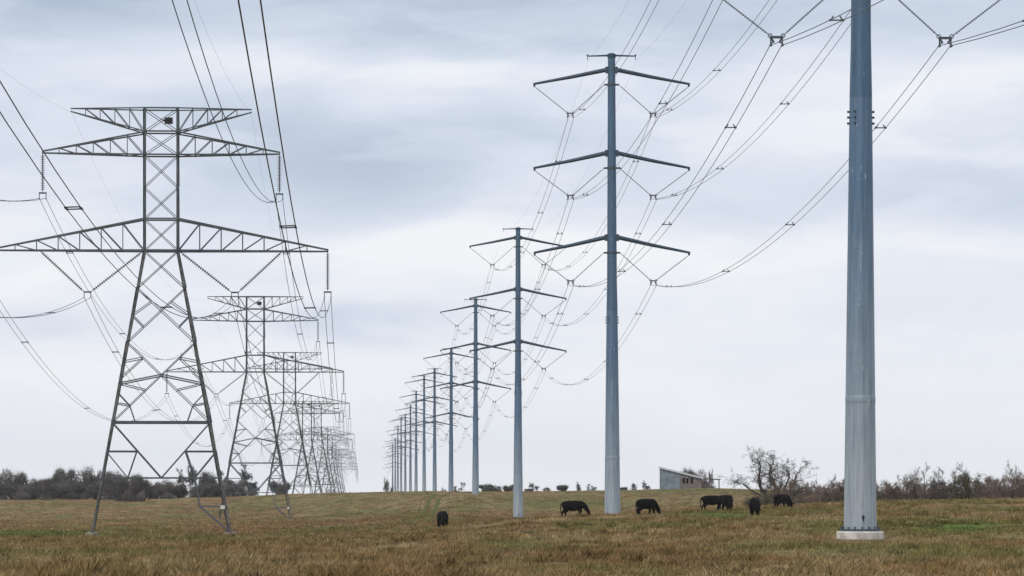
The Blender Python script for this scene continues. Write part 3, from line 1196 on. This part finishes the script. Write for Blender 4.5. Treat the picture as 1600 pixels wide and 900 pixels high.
def tree_meshes(name, segs, trunk_level, m_trunk, m_crown, twigs=0, twig_len=.4, twig_w=.02, leaves=0, leaf=.16, seed=0, rmin=.012, skirt=0.0, jit=.22):
    """meshes for the two parts: trunk (limbs up to trunk_level) and crown (finer wood, twigs and any leaf sprays)"""
    rg = np.random.default_rng(seed)
    tr, cr_ = MB(), MB()
    tips = []
    for pts, rs, lv in segs:
        if lv <= trunk_level:
            tr.tube(pts, [max(r, rmin * 1.3) for r in rs], 6 if lv == 0 else 5, False)
        else:
            cr_.tube(pts, [max(r, rmin) for r in rs], 3, False)
        if lv >= trunk_level + 1:
            tips += [tuple(p) for p in pts[1:]]
    tips = np.array(tips)
    V, Tn = [], 0
    if twigs:
        i = rg.integers(0, len(tips), twigs)
        b = tips[i].copy()
        lo = rg.random(twigs) < skirt
        b[lo, 2] *= rg.random(lo.sum())
        c = tips.mean(0)
        d = rg.normal(0, 1, (twigs, 3)) + (b - c) / (np.abs(b - c).max() + .1) * .8 + np.array([0, 0, .35])
        d /= np.linalg.norm(d, axis=1)[:, None]
        L_ = twig_len * rg.uniform(.4, 1.3, (twigs, 1))
        e = b + d * L_
        w = np.cross(d, rg.normal(0, 1, (twigs, 3)))
        w /= np.linalg.norm(w, axis=1)[:, None] + 1e-6
        w *= twig_w
        V.append(np.stack([b - w, b + w, e], 1))
    if leaves:
        i = rg.integers(0, len(tips), leaves)
        b = tips[i] + rg.normal(0, jit, (leaves, 3))
        lo = rg.random(leaves) < skirt
        b[lo, 2] *= rg.random(lo.sum())
        b[:, 2] = np.maximum(b[:, 2], .1)
        a1 = rg.normal(0, 1, (leaves, 3))
        a1 /= np.linalg.norm(a1, axis=1)[:, None]
        a2 = np.cross(a1, rg.normal(0, 1, (leaves, 3)))
        a2 /= np.linalg.norm(a2, axis=1)[:, None] + 1e-6
        s = leaf * rg.uniform(.5, 1.4, (leaves, 1))
        V.append(np.stack([b - a1 * s, b + a1 * s * .6 + a2 * s * .7, b + a1 * s * .4 - a2 * s * .8], 1))
    out = []
    me = bpy.data.meshes.new(name + '_trunk')
    me.from_pydata(tr.v, [], tr.f)
    me.materials.append(m_trunk)
    me.update()
    out.append(me)
    v0 = np.array(cr_.v, np.float32).reshape(-1, 3)
    f0 = []
    for f in cr_.f:
        f0.append((f[0], f[1], f[2]))
        if len(f) == 4:
            f0.append((f[0], f[2], f[3]))
    f0 = np.array(f0, np.int32).reshape(-1, 3)
    if V:
        v1 = np.concatenate(V).reshape(-1, 3)
        f1 = np.arange(len(v1), dtype=np.int32).reshape(-1, 3) + len(v0)
        v0 = np.concatenate([v0, v1])
        f0 = np.concatenate([f0, f1])
    ob = mesh_np(name + '_tmp', v0, f0, m_crown)
    me2 = ob.data
    bpy.data.objects.remove(ob)
    me2.name = name + '_crown'
    out.append(me2)
    return out


def plant(name, meshes, px, D, h, w, label, cat, group, seed, base_dz=0.0, proto_h=1.0, proto_w=1.0, trunk_name='trunk', rot=None):
    rg = random.Random(seed)
    X = at(px, D)
    o = empty(name, (X, D, G(X, D) + base_dz), rg.uniform(0, 6.28) if rot is None else rot)
    o.scale = (w / proto_w, w / proto_w, h / proto_h)
    tag(o, label, cat, group)
    for nm, me in ((trunk_name, meshes[0]), ('crown', meshes[1])):
        link(nm, me, o)
    return o


def bush_meshes(name, seed, m_stem, m_crown, leaves, lf, twigs, nl=9, tw=.02, tl=1.0):
    """rounded bush 2 m high, 1.5 m half width: stems, uneven lobes of sprays, twig ends poking out"""
    rg = np.random.default_rng(seed)
    st = MB()
    for k in range(7):
        a = rg.uniform(0, 6.28)
        st.tube([(rg.normal(0, .15), rg.normal(0, .15), -.2), (.35 * math.cos(a), .35 * math.sin(a), .6), (.8 * math.cos(a), .8 * math.sin(a), 1.2)], [.06, .045, .025], 5, False)
    st_me = bpy.data.meshes.new(name + '_stem')
    st_me.from_pydata(st.v, [], st.f)
    st_me.materials.append(m_stem)
    lc = np.stack([rg.normal(0, .62, nl), rg.normal(0, .62, nl), rg.uniform(.25, 1.35, nl) if nl < 12 else np.linspace(.16, 1.36, nl)], 1)
    lc[:, :2] *= np.clip(1.5 - lc[:, 2:3] * .55, .5, 1.3)
    lr = rg.uniform(.3, .62, nl) * (9.0 / nl) ** .33
    i = rg.integers(0, nl, leaves + twigs)
    d = rg.normal(0, 1, (leaves + twigs, 3))
    d /= np.linalg.norm(d, axis=1)[:, None]
    p = lc[i] + d * (lr[i] * rg.uniform(.35, 1.12, leaves + twigs) ** .7)[:, None]
    p[:, 2] = np.maximum(p[:, 2], .02)
    n = leaves
    a1 = rg.normal(0, 1, (n, 3)); a1 /= np.linalg.norm(a1, axis=1)[:, None]
    a2 = np.cross(a1, rg.normal(0, 1, (n, 3))); a2 /= np.linalg.norm(a2, axis=1)[:, None] + 1e-6
    sz = lf * rg.uniform(.5, 1.5, (n, 1))
    A = np.stack([p[:n] - a1 * sz, p[:n] + a1 * sz * .6 + a2 * sz * .7, p[:n] + a1 * sz * .4 - a2 * sz * .8], 1)
    q, dd = p[n:], d[n:] + np.array([0, 0, .5])
    w = np.cross(dd, rg.normal(0, 1, dd.shape)); w *= tw / (np.linalg.norm(w, axis=1)[:, None] + 1e-6)
    B = np.stack([q - w, q + w, q + dd * tl * rg.uniform(.15, .5, (len(q), 1))], 1)
    v1 = np.concatenate([A, B]).reshape(-1, 3)
    ob = mesh_np(name + '_tmp', v1, np.arange(len(v1)).reshape(-1, 3), m_crown)
    me2 = ob.data
    bpy.data.objects.remove(ob)
    return [st_me, me2]


round_tree = [bush_meshes('dark_tree', 950 + i, M_BARK, M_TWIG_L, 7500, .042, 4500, 16, .007, .55) for i in range(5)]
bush = [bush_meshes('dark_bush', 900 + i, M_BARK, M_TWIG_L, 2400, .10, 700) for i in range(4)]

# --- dark winter woodland on the left
bare = []
for i in range(3):
    s = branch_tree(140 + i, 6.5, 3.2, 1 + i % 2, 5, r0=.17, lean=.35, kink=.3, nb=(2, 3), shrink=(.64, .84))
    bare.append(tree_meshes('bare_tree', s, 2, M_BARK, M_TWIG_B, 4600, .65, .026, 600, .16, 240 + i, .028, .25))
# photo x, distance, height m, half width m, kind, label
WOOD = [
    (-12, 1075, 5.7, 3.6, 0, 'dark bushy tree cut by the photo border at the end of the woodland edge'),
    (28, 1085, 6.6, 3.7, 1, 'round dark tree, tall first crown of the woodland edge from its outer end'),
    (58, 1070, 4.7, 3.0, 2, 'low dark tree in the dip between the two tall crowns of the wood'),
    (82, 1062, 5.6, 3.2, 3, 'dark tree leaning onto the outer side of the tallest woodland crown'),
    (104, 1080, 7.2, 3.7, 0, 'tallest dark crown of the wood, outside the nearest pylon leg'),
    (136, 1085, 7.1, 3.4, 2, 'tall dark woodland tree touching the outer leg of the nearest pylon'),
    (120, 1050, 4.2, 3.6, 1, 'low dark thicket in front of the tallest woodland crowns'),
    (20, 1050, 3.6, 3.6, 3, 'low dark thicket in front of the round outer tree'),
    (172, 1050, 6.4, 3.4, 3, 'dark tree just inside the outer leg of the nearest pylon'),
    (196, 1010, 5.9, 3.6, 0, 'dense dark tree standing forward of the wood inside the pylon legs'),
    (222, 1005, 5.8, 3.2, 1, 'dense dark tree at the forward corner of the wood under the pylon'),
    (244, 1060, 4.0, 2.6, 2, 'low dark bush beside the forward corner of the wood'),
    (264, 1085, 4.2, 2.8, 0, 'low dark tree midway between the legs of the nearest pylon'),
    (283, 1080, 6.0, 2.9, 4, 'thin grey leafless tree at the start of the bare group under the pylon'),
    (304, 1085, 6.9, 3.2, 5, 'tall grey leafless tree beside the right leg of the nearest pylon'),
    (328, 1070, 5.8, 3.0, 1, 'dark tree behind the right leg of the nearest pylon'),
    (346, 1080, 5.4, 2.8, 6, 'grey leafless tree just outside the right leg of the nearest pylon'),
    (384, 1085, 6.9, 3.6, 4, 'wide leafless tree at the open end of the wood, behind the second pylon leg'),
    (366, 1065, 4.0, 2.4, 2, 'small dark tree filling in beside the wide leafless tree'),
    (150, 1045, 4.0, 3.4, 2, 'low dark thicket touching the outer leg of the nearest pylon from outside'),
    (50, 1046, 3.4, 3.4, 0, 'low dark thicket below the dip in the wood'),
    (-6, 1048, 3.6, 3.2, 2, 'low dark thicket cut by the photo border'),
    (84, 1044, 3.6, 3.4, 1, 'low dark thicket at the outer foot of the tallest woodland crown'),
    (342, 1058, 3.0, 3.0, 0, 'low thicket just outside the right leg of the nearest pylon'),
    (368, 1050, 2.6, 2.8, 2, 'low thicket under the outer limbs of the wide leafless tree'),
    (262, 1052, 3.4, 3.0, 3, 'low thicket midway between the legs of the nearest pylon'),
    (433, 1010, 2.9, 2.6, 3, 'small dark bush between the legs of the second pylon'),
    (312, 1060, 3.2, 3.2, 3, 'low dark undergrowth bush below the tall leafless tree'),
    (280, 1058, 3.0, 3.0, 1, 'low dark undergrowth bush below the thin leafless tree'),
]
for i, (px, D, h, w, k, lb) in enumerate(WOOD):
    if 'bush' in lb:
        plant('dark_bush', bush[k], px, D, h, w, lb, 'shrub', 'trees of the dark woodland edge', 300 + i, 0, 1.9, 1.35, 'stem')
        continue
    if k < 4:
        plant('dark_tree', round_tree[(k + i) % 5], px, D, h * 1.02, w * 1.12, lb, 'tree', 'trees of the dark woodland edge', 300 + i, 0, 1.9, 1.35)
    else:
        plant('bare_tree', bare[k - 4], px, D, h, w, lb, 'tree', 'trees of the dark woodland edge', 300 + i, 0, 6.5, 3.2)

# --- bare mesquite and brush on the right
LIMBS = [([(.2, 0, -.2), (-.2, .1, .8), (-.9, .2, 1.6), (-1.35, .1, 2.5), (-1.45, -.1, 3.6), (-1.3, 0, 5.0)], .24),
         ([(.45, .1, -.2), (.65, .0, .9), (.5, -.2, 2.0), (-.05, -.3, 2.9), (-.4, -.2, 3.9), (-.2, -.1, 5.1)], .26),
         ([(.8, -.1, -.2), (1.2, .1, .9), (1.75, .3, 1.9), (2.2, .3, 2.9), (2.4, .4, 3.9)], .21),
         ([(-.2, .1, .75), (-1.2, -.5, 1.3), (-2.3, -.7, 2.0), (-3.2, -.6, 2.8)], .15),
         ([(.65, .0, 1.2), (1.2, -.6, 2.4), (1.6, -.7, 3.5), (1.5, -.6, 4.3)], .15),
         ([(.5, .2, .6), (.3, 1.1, 1.8), (.2, 1.7, 3.2), (-.2, 1.8, 4.3)], .12)]
s = branch_tree(17, 5.6, 3.7, 0, 5, r0=.17, lean=.75, kink=.30, nb=(2, 3), shrink=(.58, .80), up=.35, limbs=LIMBS)
mesq = tree_meshes('mesquite', s, 1, M_BARK, M_TWIG_M, 3000, .40, .010, 0, .1, 5, .011)
plant('bare_tree', mesq, 1208, 560, 5.2, 4.1, 'wide crooked leafless tree standing above the cows', 'tree', None, 4, -.1, 5.6, 3.7, rot=0.0)
shr = []
for i in range(5):
    s = branch_tree(60 + i, 3.0, 2.2, 6, 3, r0=.055, lean=.6, kink=.28, nb=(2, 3), shrink=(.62, .85))
    shr.append(tree_meshes('bare_shrub', s, 1, M_TWIG_R, M_TWIG_R, 7500, .42, .013, 900, .07, 80 + i, .014, .55))
for i in range(2):
    s = branch_tree(70 + i, 3.0, 2.2, 6, 3, r0=.055, lean=.6, kink=.28, nb=(2, 3), shrink=(.62, .85))
    shr.append(tree_meshes('olive_shrub', s, 1, M_TWIG_R, M_BUSH_O, 5000, .42, .015, 2600, .08, 90 + i, .016, .55))
tall = []
for i in range(3):
    s = branch_tree(160 + i, 4.0, 2.6, 4, 4, r0=.10, lean=.6, kink=.34, nb=(2, 3), shrink=(.62, .84))
    tall.append(tree_meshes('bare_small_tree', s, 1, M_BARK, M_TWIG_M, 2600, .42, .012, 0, .1, 170 + i, .014, .1))
BRUSH = [  # photo x, distance, height, half width, kind
    (1182, 548, 1.7, 1.8, 5, 'olive brown bush under the outer limbs of the crooked leafless tree'),
    (1212, 545, 2.2, 1.9, 6, 'olive bush at the foot of the crooked leafless tree'),
    (1236, 540, 2.6, 2.0, 0, 'brown brush right behind the cow nearest the crooked tree'),
    (1256, 535, 2.7, 1.9, 5, 'olive brown brush beside the crooked leafless tree'),
    (1276, 530, 2.4, 1.9, 1, 'brown brush midway between the crooked tree and the thick monopole'),
    (1293, 530, 3.1, 1.5, 7, 'thin bare sapling between the crooked tree and the thick monopole'),
    (1300, 520, 2.3, 2.0, 2, 'brown brush close to the thick monopole on the side of the crooked tree'),
    (1322, 520, 2.4, 2.0, 3, 'brown brush touching the crooked-tree edge of the thick monopole'),
    (1346, 520, 2.3, 2.0, 4, 'brown brush mostly behind the thick monopole'),
    (1372, 515, 2.4, 1.9, 0, 'brown brush showing just past the outer edge of the thick monopole'),
    (1392, 512, 2.3, 1.9, 6, 'olive brush, second past the outer edge of the thick monopole'),
    (1412, 510, 2.7, 1.9, 1, 'brown brush before the first bare small tree past the thick monopole'),
    (1424, 520, 3.6, 1.6, 8, 'first slender bare tree past the thick monopole'),
    (1442, 510, 2.7, 2.0, 2, 'brown brush under the slender bare trees'),
    (1452, 500, 3.6, 2.2, 9, 'crooked bare tree leaning out of the brush past the thick monopole'),
    (1470, 505, 2.9, 2.0, 3, 'dense brown brush between the two wide bare trees'),
    (1497, 500, 3.6, 2.6, 7, 'wide bare tree with a domed crown in the brush'),
    (1508, 498, 2.6, 2.0, 5, 'olive brown brush under the domed bare tree'),
    (1530, 498, 2.5, 1.8, 4, 'brown brush in the gap before the tree at the photo border'),
    (1550, 495, 2.3, 1.8, 0, 'reddish brown brush left of the border tree'),
    (1566, 500, 3.0, 1.5, 8, 'slim bare tree close to the border tree'),
    (1588, 495, 3.6, 2.0, 9, 'bare tree at the photo border above the brush'),
    (1578, 488, 2.4, 1.9, 1, 'brown brush below the border tree'),
    (1606, 488, 2.6, 2.0, 2, 'brown brush cut by the photo border'),
]
for i, (px, D, h, w, k, lb) in enumerate(BRUSH):
    if k < 7:
        plant('brown_shrub' if k < 5 else 'olive_shrub', shr[k], px, D, h * (.74 + .3 * ((i * 7) % 5) / 4), w * 1.1, lb, 'shrub', 'brush along the rise', 500 + i, -.1, 3.0, 2.2, 'stem')
    else:
        plant('bare_tree', tall[k - 7], px, D, h, w, lb, 'tree', 'small bare trees in the brush', 500 + i, -.1, 4.0, 2.6)

# --- small bushes on the skyline
SKY = [
    (606, 2150, 9.5, 3.2, 5, 'pale hazy tree clump beside the farthest monopoles'),
    (692, 1110, 1.9, 1.5, 4, 'small leafless bush between the fifth and sixth monopoles'),
    (716, 1120, 3.4, 1.6, 6, 'thin leafless sapling between the fourth and fifth monopoles'),
    (728, 1110, 1.5, 1.7, 1, 'low dark bush at the foot of the thin sapling'),
    (760, 1040, 2.2, 1.9, 0, 'dark bush on the skyline just right of the fourth monopole'),
    (775, 1045, 1.6, 1.5, 2, 'low dark bush trailing off from the bush beside the fourth monopole'),
    (797, 1040, 2.0, 1.4, 3, 'dark bush touching the monopole in the dip'),
    (833, 1060, 1.8, 1.4, 5, 'thin grey bush above the dark trough'),
    (877, 1060, 2.0, 1.7, 1, 'dark skyline bush above the side-on grazing cow'),
    (903, 1070, 1.8, 1.2, 4, 'thin grey skyline bush above the head of the grazing cow'),
    (924, 1070, 1.4, 1.2, 6, 'faint low skyline bush left of the tall monopole'),
    (976, 1070, 1.4, 1.4, 2, 'low dark skyline bush right of the tall monopole'),
    (990, 1080, 1.5, 1.2, 5, 'small faint bush between the tall monopole and the tin shed'),
    (1007, 1080, 1.9, 1.3, 4, 'thin grey bush nearest the high end of the tin shed'),
    (1084, 1130, 7.0, 3.3, 0, 'round dark tree behind the roof of the tin shed'),
    (1108, 1130, 5.9, 1.5, 5, 'thin leafless tree behind the porch of the tin shed'),
]
for i, (px, D, h, w, k, lb) in enumerate(SKY):
    if k < 4 and h < 3:
        plant('dark_bush', bush[k], px, D, h * .92, w * 1.15, lb, 'shrub', 'bushes on the skyline', 700 + i, -.38, 1.9, 1.35, 'stem')
    elif k < 4:
        plant('dark_tree', round_tree[k], px, D, h, w, lb, 'tree', 'bushes on the skyline', 700 + i, 0, 1.9, 1.35)
    else:
        plant('bare_bush' if h < 3 else 'bare_tree', bare[k - 4], px, D, h, w, lb, 'tree' if h > 3 else 'shrub', 'bushes on the skyline', 700 + i, -.05, 6.5, 3.2)

# ------------------------------------------------------------------ tin shed
D = 1040
X0 = at(1031, D)
zb = G(at(1065, D), D)
mpx = D / F
shed = empty('tin_shed', (X0, D, zb), R(-4))
tag(shed, 'blue grey corrugated shed with a sloping pale roof and open porch on the crest', 'shed')
W1, W2, W3 = 4.1, 8.9, 12.6           # tin wall end, board wall end, porch end
H0 = 4.5


def rz_(x):
    return H0 - .245 * x


def sheet(x0, x1, y, zt, pitch, amp):
    """corrugated wall sheet with real thickness"""
    mb = MB()
    n = int((x1 - x0) / pitch * 4)
    o = len(mb.v)
    for k in range(n + 1):
        x = x0 + (x1 - x0) * k / n
        dy = amp * math.sin(k * math.pi / 2)
        for yy in (y + dy, y + dy + .04):
            mb.v.append((x, yy, -.4))
            mb.v.append((x, yy, zt(x)))
    for k in range(n):
        a, b = o + k * 4, o + k * 4 + 4
        mb.f += [(a, b, b + 1, a + 1), (a + 2, a + 3, b + 3, b + 2), (a + 1, b + 1, b + 3, a + 3)]
    return mb


sheet(0, W1, 0, lambda x: rz_(x) - .03, .28, .025).build('tin_wall', M_TIN, shed)
mb = MB()
mb.add([(0, .06, -.4), (0, 7, -.4), (0, 7, H0 - .05), (0, .06, H0 - .05), (-.05, .06, -.4), (-.05, 7, -.4), (-.05, 7, H0 - .05), (-.05, .06, H0 - .05)],
       [(0, 1, 2, 3), (7, 6, 5, 4), (0, 3, 7, 4), (1, 5, 6, 2), (3, 2, 6, 7)])
mb.build('end_wall', M_TIN, shed)
mb = MB()
x = W1
gaps = ((4.75, 5.25), (5.65, 6.1), (6.5, 6.95))
while x < W2 - .05:
    x2 = min(x + .24, W2)
    c = (x + x2) / 2
    top = rz_(x2) - .08
    hole = any(a <= c <= b for a, b in gaps)
    if hole:
        mb.box(((x + x2) / 2, .10, .35), (x2 - x - .015, .05, 1.5))
        mb.box(((x + x2) / 2, .10, (2.5 + top) / 2), (x2 - x - .015, .05, top - 2.5))
    else:
        mb.box(((x + x2) / 2, .10, (top - .4) / 2), (x2 - x - .015, .05, top + .4))
    x = x2
mb.build('board_wall', M_BOARD, shed)
mb = MB()
mb.box((W1 + (W2 - W1) / 2, 3.4, 1.0), (W2 - W1, .08, 2.6))
mb.build('back_wall', M_HOLE, shed)
mb = MB()
a = math.atan(.245)
L_ = (W2 + .5) / math.cos(a)
mb.box((W2 / 2 + .0, 3.4, rz_(W2 / 2) + .05), (L_, 7.6, .08), Matrix.Rotation(a, 3, 'Y'))
mb.box((W2 / 2 + .0, -.42, rz_(W2 / 2) + .0), (L_, .05, .36), Matrix.Rotation(a, 3, 'Y'))
mb.build('roof', M_ROOF, shed)
mb = MB()
mb.box(((W2 + W3) / 2, 2.2, 2.12), (W3 - W2 + .5, 5.2, .10), Matrix.Rotation(.03, 3, 'Y'))
mb.box(((W2 + W3) / 2, -.35, 2.03), (W3 - W2 + .3, .12, .2), Matrix.Rotation(.03, 3, 'Y'))
mb.build('porch_roof', M_POST, shed)
for x, y in ((W2 + .35, 0), (W2 + 1.9, 0), (W3 - .15, 0), (W2 + .5, 4), (W3 - .2, 4)):
    mb = MB()
    mb.box((x, y, .85), (.16, .16, 2.4))
    mb.build('porch_post', M_POST, shed)
mb = MB()
mb.box((W2 + .8, .05, .35), (1.2, .08, 1.5))
mb.build('porch_panel', M_POST, shed)

# dark trough on the crest
Dt = 985
t = MB()
Xt = at(826, Dt)
for y in (-.3, .3):
    t.box((0, y, .34), (1.7, .06, .36))
for x in (-.82, .82):
    t.box((x, 0, .34), (.06, .54, .36))
t.box((0, 0, .18), (1.58, .54, .05))
for x in (-.6, .6):
    t.box((x, 0, .05), (.14, .5, .22))
tr = t.build('trough', M_DARKBOX)
tr.location = (Xt, Dt, G(Xt, Dt) + .12)
tag(tr, 'low dark trough on the crest right of the monopole in the dip', 'trough')


# ------------------------------------------------------------------ cows
def cow_mesh(name, neck_turn=0.0, head_up=0.0, step=0.0):
    vs, ed, rs = [], [], []

    def v(p, r, par=None):
        vs.append(p)
        r = r if isinstance(r, tuple) else (r, r)
        k_ = 1.34 if max(r) > .18 else 1.18
        rs.append((r[0] * k_, r[1] * k_))
        if par is not None:
            ed.append((par, len(vs) - 1))
        return len(vs) - 1
    pel = v((-.58, 0, .98), (.28, .29))
    rump = v((-.84, 0, .98), (.22, .24), pel)
    loin = v((-.28, 0, .92), (.31, .345), pel)
    bel = v((.05, 0, .88), (.32, .37), loin)
    che = v((.38, 0, .89), (.29, .37), bel)
    shl = v((.62, 0, 1.00), (.22, .27), che)
    nt = neck_turn
    n1_ = v((.86, .12 * nt, .90 + .25 * head_up), (.15, .20), shl)
    n2_ = v((1.06, .30 * nt, .68 + .6 * head_up), (.125, .155), n1_)
    po = v((1.19, .46 * nt, .47 + .95 * head_up), (.12, .125), n2_)
    fo = v((1.27, .55 * nt, .29 + .95 * head_up), (.10, .11), po)
    mu = v((1.32, .62 * nt, .11 + .95 * head_up), (.075, .08), fo)
    for s in (-1, 1):
        e1 = v((1.15, .46 * nt + s * .17, .52 + .95 * head_up), (.04, .05), po)
        v((1.13, .46 * nt + s * .31, .47 + .95 * head_up), (.025, .04), e1)
        # hind leg: stifle forward, hock back, near-vertical shank
        st = step * s
        h0 = v((-.60, s * .17, .76), (.15, .19), pel)
        h1 = v((-.56 + st * .3, s * .19, .58), (.11, .145), h0)
        h2 = v((-.78 + st * .6, s * .18, .41), (.07, .09), h1)
        h3 = v((-.76 + st, s * .18, .15), (.055, .06), h2)
        v((-.71 + st, s * .18, .02), (.065, .07), h3)
        f0 = v((.50, s * .17, .68), (.12, .16), che)
        f1 = v((.53 - st * .5, s * .18, .40), (.075, .085), f0)
        f2 = v((.52 - st, s * .18, .15), (.055, .058), f1)
        v((.56 - st, s * .18, .02), (.065, .07), f2)
    t1 = v((-.99, 0, 1.02), .045, rump)
    t2 = v((-1.02, .02, .75), .03, t1)
    t3 = v((-1.01, .03, .50), .028, t2)
    v((-1.00, .03, .36), .045, t3)
    me = bpy.data.meshes.new(name + '_cage')
    me.from_pydata([Vector(p) for p in vs], ed, [])
    o = bpy.data.objects.new(name + '_cage', me)
    C.objects.link(o)
    md = o.modifiers.new('skin', 'SKIN')
    md.use_smooth_shade = True
    md.branch_smoothing = .35
    sv = me.skin_vertices[0].data if me.skin_vertices else None
    if sv is None:
        bpy.context.view_layer.update()
        sv = me.skin_vertices[0].data
    for i, r in enumerate(rs):
        sv[i].radius = r
        sv[i].use_root = (i == 0)
    sb_ = o.modifiers.new('sub', 'SUBSURF')
    sb_.levels = sb_.render_levels = 2
    dg = bpy.context.evaluated_depsgraph_get()
    m2 = bpy.data.meshes.new_from_object(o.evaluated_get(dg))
    m2.name = name
    bpy.data.objects.remove(o)
    bpy.data.meshes.remove(me)
    m2.materials.clear()
    m2.materials.append(M_COW)
    m2.polygons.foreach_set('use_smooth', [True] * len(m2.polygons))
    return m2


cowA = cow_mesh('grazing_cow', .0, 0, .08)
cowB = cow_mesh('grazing_cow_turned', .55, 0, -.10)
cowC = cow_mesh('grazing_cow_turned_other_way', -.6, 0, .06)
COWS = [  # photo x, distance, mesh, heading (deg, 0 = right, 90 = away, -90 = towards the camera), scale, label
    (692, 372, cowC, -80, 1.04, 'black cow grazing with its head towards the viewer, alone beside the wheel ruts'),
    (896, 350, cowA, -22, .96, 'black cow grazing side-on between the monopole in the dip and the tall monopole'),
    (1010, 330, cowA, 40, .90, 'black cow grazing with its rump turned, just right of the tall monopole'),
    (1114, 398, cowB, 8, 1.02, 'black cow side-on, hind one of the overlapping pair below the shed'),
    (1134, 385, cowC, -62, 1.05, 'black cow facing out, front one of the overlapping pair below the shed'),
    (1179, 322, cowB, -97, .98, 'black cow grazing head-on below the crooked leafless tree'),
    (1222, 415, cowA, 48, 1.0, 'black cow at the brush edge, farther from the viewer than the head-on one'),
]
for px, D, me, hd, s_, lb in COWS:
    X = at(px, D)
    o = link('black_cow', me)
    o.location = (X, D, G(X, D) - .07)
    o.rotation_euler = (0, 0, R(hd))
    o.scale = (s_, s_, s_)
    tag(o, lb, 'cow', 'black cows grazing in the field')

# ------------------------------------------------------------------ haze
hz = MB()
hz.box((0, 0, 17), (10400, 10400, 58))
mh = bpy.data.materials.new('haze')
mh.use_nodes = True
nt = mh.node_tree
for n in list(nt.nodes):
    if n.type != 'OUTPUT_MATERIAL':
        nt.nodes.remove(n)
pv = nt.nodes.new('ShaderNodeVolumePrincipled')
pv.inputs['Color'].default_value = (.93, .95, 1.0, 1)
pv.inputs['Density'].default_value = 4.8e-5
nt.links.new(pv.outputs[0], [n for n in nt.nodes if n.type == 'OUTPUT_MATERIAL'][0].inputs['Volume'])
tag(hz.build('haze', mh), kind='stuff')
